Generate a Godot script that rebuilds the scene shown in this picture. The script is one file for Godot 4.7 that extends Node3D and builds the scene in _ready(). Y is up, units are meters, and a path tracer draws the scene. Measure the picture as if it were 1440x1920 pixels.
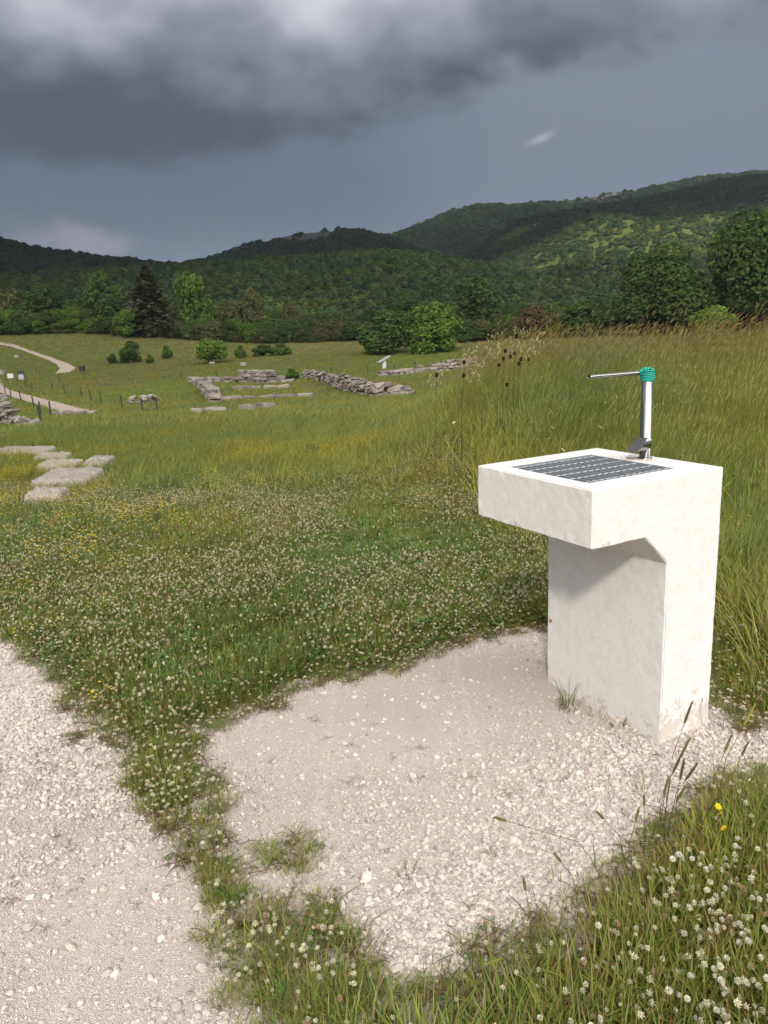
extends Node3D
# A concrete drinking fountain on a gravel apron beside a flowering meadow, ruins, tree belt and hills under a storm sky.
# Plan coordinates are (x to the right, d ahead of the photographer); world z = -d.

var rng := RandomNumberGenerator.new()
var n_patch := FastNoiseLite.new()
var n_fine := FastNoiseLite.new()
var n_hill := FastNoiseLite.new()
var M := {}
var taken := {}

const SUN_ELEVATION := 34.0
const SUN_AZIMUTH := -9.0      # degrees to the right of straight behind the photographer

# ------------------------------------------------------------------ camera, sky, sun
func set_camera_and_light() -> void:
	var cam := Camera3D.new()
	cam.name = "camera"
	cam.position = Vector3(0, 1.6, 0)
	cam.basis = Basis(Vector3.RIGHT, -0.2319) * Basis(Vector3.BACK, -0.0438)
	cam.fov = 67.74
	cam.near = 0.05
	cam.far = 9000.0
	cam.current = true
	add_child(cam)
	var env := Environment.new()
	env.background_mode = Environment.BG_SKY
	env.tonemap_mode = Environment.TONE_MAPPER_LINEAR
	env.tonemap_exposure = 2.75
	env.fog_enabled = true
	env.fog_density = 0.00009
	env.fog_light_color = Color(0.75, 0.8, 0.88)
	env.sdfgi_enabled = true
	env.ssao_enabled = true
	env.ssil_enabled = true
	var sky := Sky.new()
	var pano := PanoramaSkyMaterial.new()
	pano.panorama = ImageTexture.create_from_image(storm_sky())
	sky.sky_material = pano
	env.sky = sky
	var we := WorldEnvironment.new()
	we.name = "environment"
	we.environment = env
	add_child(we)
	var sun := DirectionalLight3D.new()
	sun.name = "sun"
	sun.light_energy = 0.31
	sun.light_color = Color(1.0, 0.965, 0.9)
	sun.light_angular_distance = 5.0
	sun.shadow_enabled = true
	add_child(sun)
	sun.look_at_from_position(to_sun() * 50.0, Vector3.ZERO, Vector3.UP)

func to_sun() -> Vector3:
	var e := deg_to_rad(SUN_ELEVATION)
	var a := deg_to_rad(SUN_AZIMUTH)
	return Vector3(sin(a) * cos(e), sin(e), cos(a) * cos(e))

func table(t: Array, x: float) -> float:
	if x <= t[0][0]:
		return t[0][1]
	for i in range(1, t.size()):
		if x <= t[i][0]:
			var k: float = (x - t[i - 1][0]) / (t[i][0] - t[i - 1][0])
			return lerpf(t[i - 1][1], t[i][1], k)
	return t[-1][1]

func ss(a: float, b: float, x: float) -> float:
	var t := clampf((x - a) / (b - a), 0.0, 1.0)
	return t * t * (3.0 - 2.0 * t)

func storm_sky() -> Image:
	# storm cloud with a ragged base, rain-grey air below it, brighter broken overcast above and all round
	var w := 2048
	var h := 1024
	var im := Image.create(w, h, false, Image.FORMAT_RGBF)
	var big := FastNoiseLite.new()
	big.seed = 11
	big.frequency = 0.55
	big.fractal_octaves = 5
	var soft := FastNoiseLite.new()
	soft.seed = 23
	soft.frequency = 1.3
	soft.fractal_octaves = 4
	var edge := [[-180.0, 13.0], [-60.0, 12.0], [-24.0, 12.4], [-14.0, 12.2], [-6.0, 11.6], [-1.8, 12.6], [1.2, 13.6], [6.3, 14.8], [9.6, 16.2], [16.4, 16.0], [25.5, 16.4], [60.0, 14.0], [180.0, 13.0]]
	var belly := Vector3(0.040, 0.046, 0.066)
	var grey := Vector3(0.092, 0.102, 0.130)
	var pale := Vector3(0.28, 0.284, 0.305)
	var rain_low := Vector3(0.057, 0.070, 0.095)
	var rain_high := Vector3(0.088, 0.101, 0.131)
	var bright := Vector3(sin(deg_to_rad(122.0)) * 0.82, 0.57, -cos(deg_to_rad(122.0)) * 0.82)   # the thin, bright side of the sky, behind and to the right of the photographer
	im.fill(Color(0.10, 0.11, 0.09))
	for j in range(0, h / 2 + 8):
		var el := 90.0 - (j + 0.5) / h * 180.0
		var y := sin(deg_to_rad(el))
		var c := cos(deg_to_rad(el))
		for i in w:
			var az := wrapf((i + 0.5) / w * 360.0, -180.0, 180.0)   # 0 straight ahead, positive to the right
			var x := sin(deg_to_rad(az)) * c
			var z := -cos(deg_to_rad(az)) * c
			var b := big.get_noise_3d(x * 6.0, y * 10.0, z * 6.0)
			var f := soft.get_noise_3d(x * 7.0, y * 12.0, z * 7.0)
			var fine := soft.get_noise_3d(x * 24.0, y * 34.0, z * 24.0)
			var base := table(edge, az) + b * 2.2 + f * 1.1 + fine * 0.7
			var over := el - base
			# rain-grey air below the cloud, lighter away from the shower
			var streak := soft.get_noise_2d(az * 0.55, el * 0.06)
			var veil := clampf(ss(-6.0, 14.0, az) * 0.85 + (el - 9.0) * 0.03 + b * 0.25 + streak * 0.06, 0.0, 1.0)
			var rain := rain_low.lerp(rain_high, veil if absf(az) < 60.0 else 0.8)
			# the cloud: a dark belly that brightens upwards in uneven billows
			var lift := (over - 1.0) / 9.0 + b * 0.75 + f * 0.26 + fine * 0.10
			var cloud := belly.lerp(grey, ss(0.12, 0.62, lift)).lerp(pale, ss(0.45, 1.15, lift))
			var behind := 0.5 + 0.5 * Vector3(x, y, z).dot(bright)
			var open := Vector3(1.60, 1.585, 1.57) * (0.06 + 1.0 * pow(behind, 2.6)) * (1.0 + b * 0.5 + f * 0.2)
			cloud = cloud.lerp(open, ss(19.0, 40.0, el + behind * 8.0))
			var col := rain.lerp(cloud, ss(-1.1, 1.3, over))
			# small lit scrap of cloud and a pale gap low on the left
			var scrap := Vector2((az - 11.9) / 1.5, (el - 12.15 - (az - 11.9) * 0.27) / 0.42).length() + b * 0.35 + f * 0.8
			col = col.lerp(Vector3(0.19, 0.195, 0.22), 1.0 - ss(0.25, 1.15, scrap))
			var gap := Vector2((az + 20.5) / 3.2, (el - 6.6) / 1.4).length() + f * 0.9
			col = col.lerp(Vector3(0.115, 0.115, 0.13), 1.0 - ss(0.2, 1.3, gap))
			im.set_pixel(i, j, Color(col.x, col.y, col.z))
	return im

# ------------------------------------------------------------------ terrain
const GROUND_D := [0.0, 4.0, 7.0, 12.0, 20.0, 30.0, 45.0, 60.0, 95.0, 120.0, 150.0, 200.0, 300.0, 600.0, 5000.0]
const GROUND_Y := [0.0, 0.0, -0.1, -0.45, -1.0, -1.65, -2.5, -3.0, -3.4, -2.7, -1.2, 0.6, 3.0, 8.0, 8.0]

func ground(x: float, d: float) -> float:
	var y := 0.0
	if d > 0.0:
		y = 8.0
		for i in range(1, 15):
			if d <= GROUND_D[i]:
				y = lerpf(GROUND_Y[i - 1], GROUND_Y[i], (d - GROUND_D[i - 1]) / (GROUND_D[i] - GROUND_D[i - 1]))
				break
	if d > 4.5 and d < 36.0:
		y += 1.02 * ss(-1.0, 2.5, x) * ss(4.5, 13.0, d) * (1.0 - ss(16.0, 36.0, d))
	if d > 118.0:
		y += 5.0 * ss(118.0, 190.0, d) * (1.0 - ss(-75.0, -15.0, x))
	return y

func at(x: float, d: float, lift := 0.0) -> Vector3:
	return Vector3(x, ground(x, d) + lift, -d)

# ------------------------------------------------------------------ mesh collecting
class Shape:
	var v := PackedVector3Array()
	var c := PackedColorArray()
	var uv := PackedVector2Array()
	var tint := Color(1, 1, 1)

	func tri(a: Vector3, b: Vector3, e: Vector3) -> void:
		v.append(a); v.append(b); v.append(e)
		c.append(tint); c.append(tint); c.append(tint)

	func quad(a: Vector3, b: Vector3, e: Vector3, f: Vector3) -> void:
		tri(a, b, e)
		tri(a, e, f)

	func quad_uv(a: Vector3, b: Vector3, e: Vector3, f: Vector3, ua: Vector2, ub: Vector2, ue: Vector2, uf: Vector2) -> void:
		quad(a, b, e, f)
		uv.append(ua); uv.append(ub); uv.append(ue)
		uv.append(ua); uv.append(ue); uv.append(uf)

	func box(lo: Vector3, hi: Vector3) -> void:
		var p := []
		for k in 8:
			p.append(Vector3(hi.x if k & 1 else lo.x, hi.y if k & 2 else lo.y, hi.z if k & 4 else lo.z))
		quad(p[0], p[1], p[3], p[2])
		quad(p[4], p[6], p[7], p[5])
		quad(p[0], p[4], p[5], p[1])
		quad(p[2], p[3], p[7], p[6])
		quad(p[0], p[2], p[6], p[4])
		quad(p[1], p[5], p[7], p[3])

	func tube(path: Array, radii: Array, sides: int, caps := true) -> void:
		var rings := []
		for i in path.size():
			var fwd: Vector3 = (path[mini(i + 1, path.size() - 1)] - path[maxi(i - 1, 0)]).normalized()
			var side := fwd.cross(Vector3.UP if absf(fwd.y) < 0.95 else Vector3.RIGHT).normalized()
			var up := side.cross(fwd).normalized()
			var ring := []
			for k in sides:
				var a := TAU * k / sides
				ring.append(path[i] + (side * cos(a) + up * sin(a)) * float(radii[i]))
			rings.append(ring)
		for i in range(1, rings.size()):
			for k in sides:
				var m := (k + 1) % sides
				quad(rings[i - 1][k], rings[i][k], rings[i][m], rings[i - 1][m])
		if caps:
			for e in [0, rings.size() - 1]:
				for k in sides:
					tri(path[e], rings[e][k], rings[e][(k + 1) % sides])

	func blade(root: Vector3, dir: Vector3, height: float, lean: float, width: float, segments := 3) -> void:
		var side := Vector3(-dir.z, 0, dir.x)
		var pl := root - side * width * 0.5
		var pr := root + side * width * 0.5
		for s in range(1, segments + 1):
			var t := float(s) / segments
			var mid := root + dir * lean * t * t + Vector3.UP * height * (t - 0.28 * t * t * minf(1.0, lean / height))
			if s == segments:
				tri(pl, pr, mid)
			else:
				var hw := width * 0.5 * (1.0 - t * 0.55)
				quad(pl, pr, mid + side * hw, mid - side * hw)
				pl = mid - side * hw
				pr = mid + side * hw

	func ball(centre: Vector3, r: Vector3, rings: int, sides: int, rough := 0.0, gen: RandomNumberGenerator = null) -> void:
		var pts := []
		for i in range(rings + 1):
			var row := []
			var th := PI * i / rings
			for k in sides:
				var ph := TAU * (k + 0.5 * (i % 2)) / sides
				var q := Vector3(sin(th) * cos(ph), cos(th), sin(th) * sin(ph))
				if gen and i > 0 and i < rings:
					q *= 1.0 + gen.randf_range(-rough, rough)
				row.append(centre + q * r)
			pts.append(row)
		for i in rings:
			for k in sides:
				var m := (k + 1) % sides
				if i > 0:
					tri(pts[i][k], pts[i][m], pts[i + 1][k])
				if i < rings - 1:
					tri(pts[i][m], pts[i + 1][m], pts[i + 1][k])

	func mesh(smooth := false) -> ArrayMesh:
		if smooth:
			var st := SurfaceTool.new()
			st.begin(Mesh.PRIMITIVE_TRIANGLES)
			st.set_smooth_group(0)
			for i in v.size():
				st.set_color(c[i])
				if uv.size() == v.size():
					st.set_uv(uv[i])
				st.add_vertex(v[i])
			st.generate_normals()
			return st.commit()
		var arr := []
		arr.resize(Mesh.ARRAY_MAX)
		arr[Mesh.ARRAY_VERTEX] = v
		arr[Mesh.ARRAY_COLOR] = c
		if uv.size() == v.size():
			arr[Mesh.ARRAY_TEX_UV] = uv
		var m := ArrayMesh.new()
		m.add_surface_from_arrays(Mesh.PRIMITIVE_TRIANGLES, arr)
		return m

# ------------------------------------------------------------------ node helpers
func numbered(called: String) -> String:
	if not taken.has(called):
		taken[called] = 0
		return called
	taken[called] += 1
	return "%s_%03d" % [called, taken[called]]

func put(mesh: Mesh, called: String, mat: Material, parent: Node = self) -> MeshInstance3D:
	var o := MeshInstance3D.new()
	o.name = numbered(called) if parent == self else called
	o.mesh = mesh
	o.material_override = mat
	o.cast_shadow = GeometryInstance3D.SHADOW_CASTING_SETTING_ON
	parent.add_child(o, true)
	return o

func tag(o: Node, label: String, category: String, group := "", kind := "") -> void:
	if label:
		o.set_meta("label", label)
	if category:
		o.set_meta("category", category)
	if group:
		o.set_meta("group", group)
	if kind:
		o.set_meta("kind", kind)

func thing(called: String, where: Vector3, turn: float, label: String, category: String, group := "") -> Node3D:
	var o := Node3D.new()
	o.name = numbered(called)
	add_child(o)
	o.position = where
	o.rotation.y = turn
	tag(o, label, category, group)
	return o

func stuff(called: String, label: String, category: String) -> Node3D:
	var o := Node3D.new()
	o.name = numbered(called)
	add_child(o)
	tag(o, label, category, "", "stuff")
	return o

func scatter(parent: Node, called: String, mesh: Mesh, mat: Material, where: Array, tints: Array) -> void:
	if where.is_empty():
		return
	var mm := MultiMesh.new()
	mm.transform_format = MultiMesh.TRANSFORM_3D
	mm.use_colors = true
	mm.mesh = mesh
	mm.instance_count = where.size()
	for i in where.size():
		mm.set_instance_transform(i, where[i])
		mm.set_instance_color(i, tints[i])
	var o := MultiMeshInstance3D.new()
	o.name = called
	o.multimesh = mm
	o.material_override = mat
	o.set_meta("kind", "stuff")
	parent.add_child(o, true)

func spot(x: float, d: float, scale: float, turn: float, tilt := 0.0, lift := 0.0) -> Transform3D:
	var b := Basis(Vector3.UP, turn)
	if tilt != 0.0:
		b = Basis(Vector3(rng.randf_range(-1, 1), 0, rng.randf_range(-1, 1)).normalized(), tilt) * b
	return Transform3D(b.scaled(Vector3.ONE * scale), at(x, d, lift))

func lin(r: float, g: float, b: float) -> Color:
	return Color(r, g, b).linear_to_srgb()

func plain(col: Color, rough := 0.8, metal := 0.0) -> StandardMaterial3D:
	var m := StandardMaterial3D.new()
	m.albedo_color = col
	m.roughness = rough
	m.metallic = metal
	return m

func noise_tex(size: int, freq: float, oct: int, ramp: Array, sd: int, kind := FastNoiseLite.TYPE_SIMPLEX_SMOOTH) -> NoiseTexture2D:
	var f := FastNoiseLite.new()
	f.noise_type = kind
	f.seed = sd
	f.frequency = freq
	f.fractal_octaves = oct
	if kind == FastNoiseLite.TYPE_CELLULAR:
		f.cellular_return_type = FastNoiseLite.RETURN_CELL_VALUE
		f.fractal_type = FastNoiseLite.FRACTAL_NONE
	var t := NoiseTexture2D.new()
	t.width = size
	t.height = size
	t.seamless = true
	t.noise = f
	if ramp.size():
		var g := Gradient.new()
		var off := PackedFloat32Array()
		var cols := PackedColorArray()
		for r in ramp:
			off.append(r[0])
			cols.append(r[1])
		g.offsets = off
		g.colors = cols
		t.color_ramp = g
	return t

func make_materials() -> void:
	var leaf := StandardMaterial3D.new()
	leaf.vertex_color_use_as_albedo = true
	leaf.roughness = 0.62
	leaf.metallic_specular = 0.35
	leaf.backlight_enabled = true
	leaf.backlight = Color(0.80, 0.84, 0.6)
	M.leaf = leaf
	var crown := StandardMaterial3D.new()
	crown.vertex_color_use_as_albedo = true
	crown.roughness = 0.75
	crown.metallic_specular = 0.25
	crown.backlight_enabled = true
	crown.backlight = Color(0.62, 0.68, 0.42)
	M.crown = crown
	var petal := StandardMaterial3D.new()
	petal.vertex_color_use_as_albedo = true
	petal.roughness = 0.8
	petal.backlight_enabled = true
	petal.backlight = Color(0.6, 0.6, 0.5)
	M.petal = petal
	var matte := StandardMaterial3D.new()
	matte.vertex_color_use_as_albedo = true
	matte.roughness = 0.9
	matte.metallic_specular = 0.3
	M.matte = matte
	# limestone of chips and stones
	var chip := StandardMaterial3D.new()
	chip.vertex_color_use_as_albedo = true
	chip.roughness = 0.9
	chip.metallic_specular = 0.3
	chip.uv1_triplanar = true
	chip.uv1_world_triplanar = true
	chip.uv1_scale = Vector3.ONE * 6.0
	chip.albedo_texture = noise_tex(512, 0.03, 5, [[0.0, Color(0.86, 0.83, 0.80)], [0.5, Color(0.95, 0.94, 0.93)], [1.0, Color(1, 1, 1)]], 31)
	M.chip = chip
	# dust and grit of the path
	var grit := StandardMaterial3D.new()
	grit.roughness = 0.95
	grit.metallic_specular = 0.2
	grit.uv1_triplanar = true
	grit.uv1_world_triplanar = true
	grit.uv1_scale = Vector3.ONE * 1.7
	grit.albedo_texture = noise_tex(1024, 0.09, 4, [[0.0, lin(0.37, 0.30, 0.262)], [0.4, lin(0.50, 0.42, 0.378)], [0.62, lin(0.56, 0.485, 0.44)], [1.0, lin(0.68, 0.615, 0.575)]], 41)
	grit.heightmap_enabled = true
	grit.heightmap_texture = noise_tex(1024, 0.13, 4, [], 43)
	grit.heightmap_scale = 0.5
	M.grit = grit
	# meadow soil and thatch
	var soil := StandardMaterial3D.new()
	soil.roughness = 0.97
	soil.metallic_specular = 0.15
	soil.uv1_triplanar = true
	soil.uv1_world_triplanar = true
	soil.uv1_scale = Vector3.ONE * 0.21
	soil.albedo_texture = noise_tex(1024, 0.02, 6, [[0.0, lin(0.045, 0.06, 0.018)], [0.42, lin(0.075, 0.10, 0.03)], [0.6, lin(0.115, 0.13, 0.045)], [1.0, lin(0.20, 0.18, 0.085)]], 51)
	M.soil = soil
	var wild := StandardMaterial3D.new()
	wild.roughness = 0.97
	wild.metallic_specular = 0.1
	wild.uv1_triplanar = true
	wild.uv1_world_triplanar = true
	wild.uv1_scale = Vector3.ONE * 0.006
	wild.albedo_texture = noise_tex(1024, 0.02, 6, [[0.0, lin(0.028, 0.042, 0.014)], [0.5, lin(0.045, 0.062, 0.02)], [0.75, lin(0.075, 0.08, 0.032)], [1.0, lin(0.16, 0.15, 0.09)]], 53)
	M.wild = wild
	M.sunlit_pasture = wild.duplicate()
	M.sunlit_pasture.uv1_scale = Vector3.ONE * 0.02
	M.sunlit_pasture.albedo_texture = noise_tex(512, 0.03, 5, [[0.0, lin(0.13, 0.17, 0.04)], [0.5, lin(0.19, 0.225, 0.058)], [1.0, lin(0.27, 0.26, 0.085)]], 57)  # yellow-green grass, brightened so the sunlit patch is painted into it
	# old limestone masonry with lichen
	var rock := StandardMaterial3D.new()
	rock.vertex_color_use_as_albedo = true
	rock.roughness = 0.95
	rock.metallic_specular = 0.2
	rock.uv1_triplanar = true
	rock.uv1_world_triplanar = true
	rock.uv1_scale = Vector3.ONE * 1.3
	rock.albedo_texture = noise_tex(1024, 0.03, 6, [[0.0, lin(0.07, 0.06, 0.055)], [0.36, lin(0.17, 0.155, 0.14)], [0.5, lin(0.34, 0.31, 0.285)], [1.0, lin(0.50, 0.465, 0.43)]], 61)
	rock.heightmap_enabled = true
	rock.heightmap_texture = noise_tex(512, 0.05, 5, [], 63)
	rock.heightmap_scale = 2.5
	M.rock = rock
	M.steel = plain(lin(0.34, 0.33, 0.32), 0.24, 1.0)
	var sm: StandardMaterial3D = M.steel
	sm.anisotropy_enabled = false
	sm.roughness_texture = noise_tex(256, 0.02, 3, [[0.0, Color(0.7, 0.7, 0.7)], [1.0, Color(1, 1, 1)]], 71)
	sm.uv1_triplanar = true
	sm.uv1_scale = Vector3(9, 1.2, 9)
	M.zinc = plain(lin(0.40, 0.43, 0.46), 0.45, 0.7)
	M.cement = plain(lin(0.46, 0.45, 0.43), 0.9)
	M.twine = plain(lin(0.012, 0.36, 0.27), 0.75)
	M.post = plain(lin(0.022, 0.034, 0.024), 0.7)
	M.path = plain(lin(0.37, 0.30, 0.245), 0.95)
	var pm: StandardMaterial3D = M.path
	pm.albedo_color = Color.WHITE
	pm.albedo_texture = noise_tex(512, 0.05, 5, [[0.0, lin(0.29, 0.235, 0.19)], [1.0, lin(0.45, 0.375, 0.315)]], 81)
	pm.uv1_triplanar = true
	pm.uv1_world_triplanar = true
	pm.uv1_scale = Vector3.ONE * 0.15
	M.white_paint = plain(lin(0.50, 0.50, 0.49), 0.6)
	M.grey_paint = plain(lin(0.34, 0.36, 0.38), 0.5)
	M.dark_plastic = plain(lin(0.03, 0.033, 0.036), 0.5)
	M.bark = plain(Color.WHITE, 0.95)
	var bm: StandardMaterial3D = M.bark
	bm.albedo_texture = noise_tex(256, 0.06, 4, [[0.0, lin(0.05, 0.04, 0.03)], [1.0, lin(0.17, 0.14, 0.11)]], 91)
	bm.uv1_triplanar = true
	bm.uv1_scale = Vector3(3, 0.8, 3)
	M.plaster = plaster()
	M.cloud = plain(lin(0.85, 0.86, 0.9), 1.0)
	M.cloud.backlight_enabled = true
	M.cloud.backlight = Color(0.5, 0.5, 0.5)

func plaster() -> StandardMaterial3D:
	# lime-washed concrete: trowel blotches, hairlines, rust and dirt splashes near the foot (uv in metres along each face)
	var a := FastNoiseLite.new()
	a.seed = 5
	a.frequency = 0.011
	a.fractal_octaves = 5
	var b := FastNoiseLite.new()
	b.seed = 6
	b.frequency = 0.06
	b.fractal_octaves = 4
	var r := FastNoiseLite.new()
	r.seed = 8
	r.frequency = 0.006
	r.fractal_type = FastNoiseLite.FRACTAL_RIDGED
	r.fractal_octaves = 2
	var s := 1024
	var im := Image.create(s, s, false, Image.FORMAT_RGB8)
	for j in s:
		for i in s:
			var n := a.get_noise_2d(i, j)
			var f := b.get_noise_2d(i, j)
			var col := Vector3(0.70, 0.688, 0.682)
			var blot := ss(0.05, 0.16, n + f * 0.12)
			col = col.lerp(Vector3(0.665, 0.656, 0.65), blot * 0.8)
			var blot2 := ss(0.12, 0.2, a.get_noise_2d(i + 700, j * 1.4 + 300) + f * 0.15)
			col = col.lerp(Vector3(0.65, 0.605, 0.565), blot2 * 0.3)
			col *= 1.0 + f * 0.05
			if r.get_noise_2d(i, j * 0.6) > 0.93 and f > -0.1:
				col *= 0.9
			if b.get_noise_2d(i * 1.3 + 99, j * 1.3) > 0.5:
				col = col.lerp(Vector3(0.42, 0.36, 0.30), 0.45)
			# rust washed out round the foot of the tap (this patch of the texture lies on the top only)
			var rd := Vector2(float(i) / s * 1.2 - 0.775, (float(j) / s * 1.2 - 0.775) * 0.8).length()
			if rd < 0.075 and f + n * 0.5 > rd * 14.0 - 0.62:
				col = col.lerp(Vector3(0.42, 0.22, 0.11), 0.5)
			# drips and runs below the arris
			if a.get_noise_2d(i * 3.2 + 90.0, j * 0.22) > 0.36 and f > -0.1:
				col = col.lerp(Vector3(0.60, 0.575, 0.54), 0.3)
			# splashes of soil thrown up against the foot of the faces (v = 0 at the ground)
			var up := float(j) / s * 1.2
			var splash := b.get_noise_2d(i * 0.8, j * 0.8 + 400) * 0.5 + 0.5 + n * 0.5
			if up < 0.2 and splash > 0.22 + up * 3.2:
				col = col.lerp(Vector3(0.46, 0.35, 0.25), 0.5)
			im.set_pixel(i, j, Color(col.x, col.y, col.z).linear_to_srgb())
	var m := StandardMaterial3D.new()
	m.albedo_texture = ImageTexture.create_from_image(im)
	m.roughness = 0.85
	m.metallic_specular = 0.3
	m.uv1_scale = Vector3(1.0 / 1.2, 1.0 / 1.2, 1)
	m.heightmap_enabled = true
	m.heightmap_texture = noise_tex(512, 0.05, 5, [], 65)
	m.heightmap_scale = 0.12
	return m

# ------------------------------------------------------------------ ground, gravel, paths, hills
const PATH_EDGE := [[-6.0, 6.4], [-3.56, 5.27], [-2.36, 4.4], [-2.0, 3.81], [-1.6, 3.39], [-1.3, 2.92], [-1.08, 2.74], [-0.92, 2.44], [-0.72, 2.14], [-0.56, 1.98], [-0.49, 1.85], [-0.46, 1.7], [-0.43, 1.6], [-0.36, 1.5], [-0.23, 1.27], [0.3, 0.6], [0.9, -0.6], [-6.0, -0.6]]
const PAD_EDGE := [[1.30, 3.95], [0.86, 3.8], [0.59, 3.77], [0.32, 3.59], [0.07, 3.37], [-0.19, 3.31], [-0.33, 3.27], [-0.46, 3.08], [-0.65, 2.98], [-0.81, 2.86], [-0.95, 2.74], [-0.92, 2.44], [-0.72, 2.14], [-0.56, 1.98], [-0.49, 1.85], [-0.44, 1.7], [-0.2, 1.62], [-0.05, 1.6], [0.1, 1.62], [0.12, 1.67], [0.2, 1.7], [0.29, 1.73], [0.46, 1.83], [0.62, 1.96], [0.78, 2.14], [0.98, 2.3], [1.22, 2.44], [1.6, 2.5], [1.62, 2.66], [1.39, 2.73], [1.34, 2.9], [1.36, 3.15]]
const ISLANDS := [
	[[-1.12, 2.80], [-0.81, 2.88], [-0.72, 2.63], [-0.56, 2.32], [-0.5, 2.12], [-0.51, 2.03], [-0.56, 1.96], [-0.72, 2.12], [-0.94, 2.44]],
	[[-0.51, 2.13], [-0.39, 2.17], [-0.27, 2.15], [-0.2, 2.09], [-0.24, 2.01], [-0.37, 2.01], [-0.47, 2.04]],
	[[-0.54, 1.85], [-0.57, 1.99], [-0.47, 2.01], [-0.36, 1.93], [-0.24, 1.91], [-0.15, 1.80], [-0.07, 1.72], [-0.05, 1.59], [-0.14, 1.5], [-0.25, 1.4], [-0.38, 1.42], [-0.45, 1.6], [-0.51, 1.74]],
]
var poly_path := PackedVector2Array()
var poly_pad := PackedVector2Array()
var poly_islands := []

func pack(a: Array) -> PackedVector2Array:
	var p := PackedVector2Array()
	for q in a:
		p.append(Vector2(q[0], q[1]))
	return p

# 0 meadow, 1 gravel path, 2 gravel apron
func surface_at(x: float, d: float, wobble := 0.05) -> int:
	if d > 6.5 or x > 1.75 or d < -0.6:
		return 0
	var p := Vector2(x + n_fine.get_noise_2d(x * 60.0, d * 60.0) * wobble * 1.6, d + n_fine.get_noise_2d(x * 60.0 + 400.0, d * 60.0) * wobble * 1.6)
	for isle in poly_islands:
		if Geometry2D.is_point_in_polygon(p, isle):
			return 0
	if Geometry2D.is_point_in_polygon(p, poly_path):
		return 1
	if Geometry2D.is_point_in_polygon(p, poly_pad):
		return 2
	return 0

func build_ground() -> void:
	var rows := [-40.0, -15.0, -6.0, -2.0, 0.0]
	var d := 0.6
	while d < 5000.0:
		rows.append(d)
		d *= 1.055
	var cols := 110
	var s := Shape.new()
	var grid := []
	for r in rows:
		var half: float = 8.0 + 1.3 * absf(r)
		var line := []
		for k in cols + 1:
			var t := float(k) / cols * 2.0 - 1.0
			var x := half * t * (0.55 + 0.45 * t * t)
			line.append(at(x, r))
		grid.append(line)
	for i in range(1, grid.size()):
		for k in cols:
			s.quad(grid[i - 1][k], grid[i][k], grid[i][k + 1], grid[i - 1][k + 1])
	tag(put(s.mesh(true), "ground", M.soil), "", "", "", "structure")
	# gravel sheets just above the soil; they run on a little under the ragged turf edge and under its outliers
	for kind in [1, 2]:
		var g := Shape.new()
		var x0 := -6.0 if kind == 1 else -1.2
		var x1 := 0.4 if kind == 1 else 1.8
		var d0 := 0.4 if kind == 1 else 1.2
		var d1 := 6.4 if kind == 1 else 4.2
		var step := 0.045
		var x := x0
		while x < x1:
			var dd := d0
			while dd < d1:
				if gravel_kind(x + step * 0.5, dd + step * 0.5) == kind:
					var q := []
					for e in [[0, 0], [0, 1], [1, 1], [1, 0]]:
						var px: float = x + e[0] * step
						var pd: float = dd + e[1] * step
						q.append(at(px, pd, 0.007 + n_fine.get_noise_2d(px * 9.0, pd * 9.0) * 0.004))
					g.quad(q[0], q[1], q[2], q[3])
				dd += step
			x += step
		tag(put(g.mesh(true), "gravel_path" if kind == 1 else "gravel_apron", M.grit), "", "", "", "structure")

func gravel_kind(x: float, d: float) -> int:
	var k := surface_at(x, d)
	if k:
		return k
	for r in [0.07, 0.14]:
		for a in 8:
			k = surface_at(x + cos(a * TAU / 8.0) * r, d + sin(a * TAU / 8.0) * r, 0.03)
			if k:
				return k
	for isle in poly_islands:
		if Geometry2D.is_point_in_polygon(Vector2(x, d), isle):
			return 2
	return 0

func ribbon(called: String, left: Array, right: Array, lift: float) -> void:
	# a walked path laid on the ground between two edges, cut into short cross pieces that follow the slope
	var s := Shape.new()
	var steps := 40
	var prev := []
	for i in steps + 1:
		var t := float(i) / steps
		var l := along(left, t)
		var r := along(right, t)
		var row := []
		for k in 5:
			var q := l.lerp(r, k / 4.0)
			row.append(at(q.x, q.y, lift))
		if i > 0:
			for k in 4:
				s.quad(prev[k], row[k], row[k + 1], prev[k + 1])
		prev = row
	tag(put(s.mesh(true), called, M.path), "", "", "", "structure")

func along(a: Array, t: float) -> Vector2:
	var f := t * (a.size() - 1)
	var i := mini(int(f), a.size() - 2)
	return Vector2(a[i][0], a[i][1]).lerp(Vector2(a[i + 1][0], a[i + 1][1]), f - i)

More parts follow.
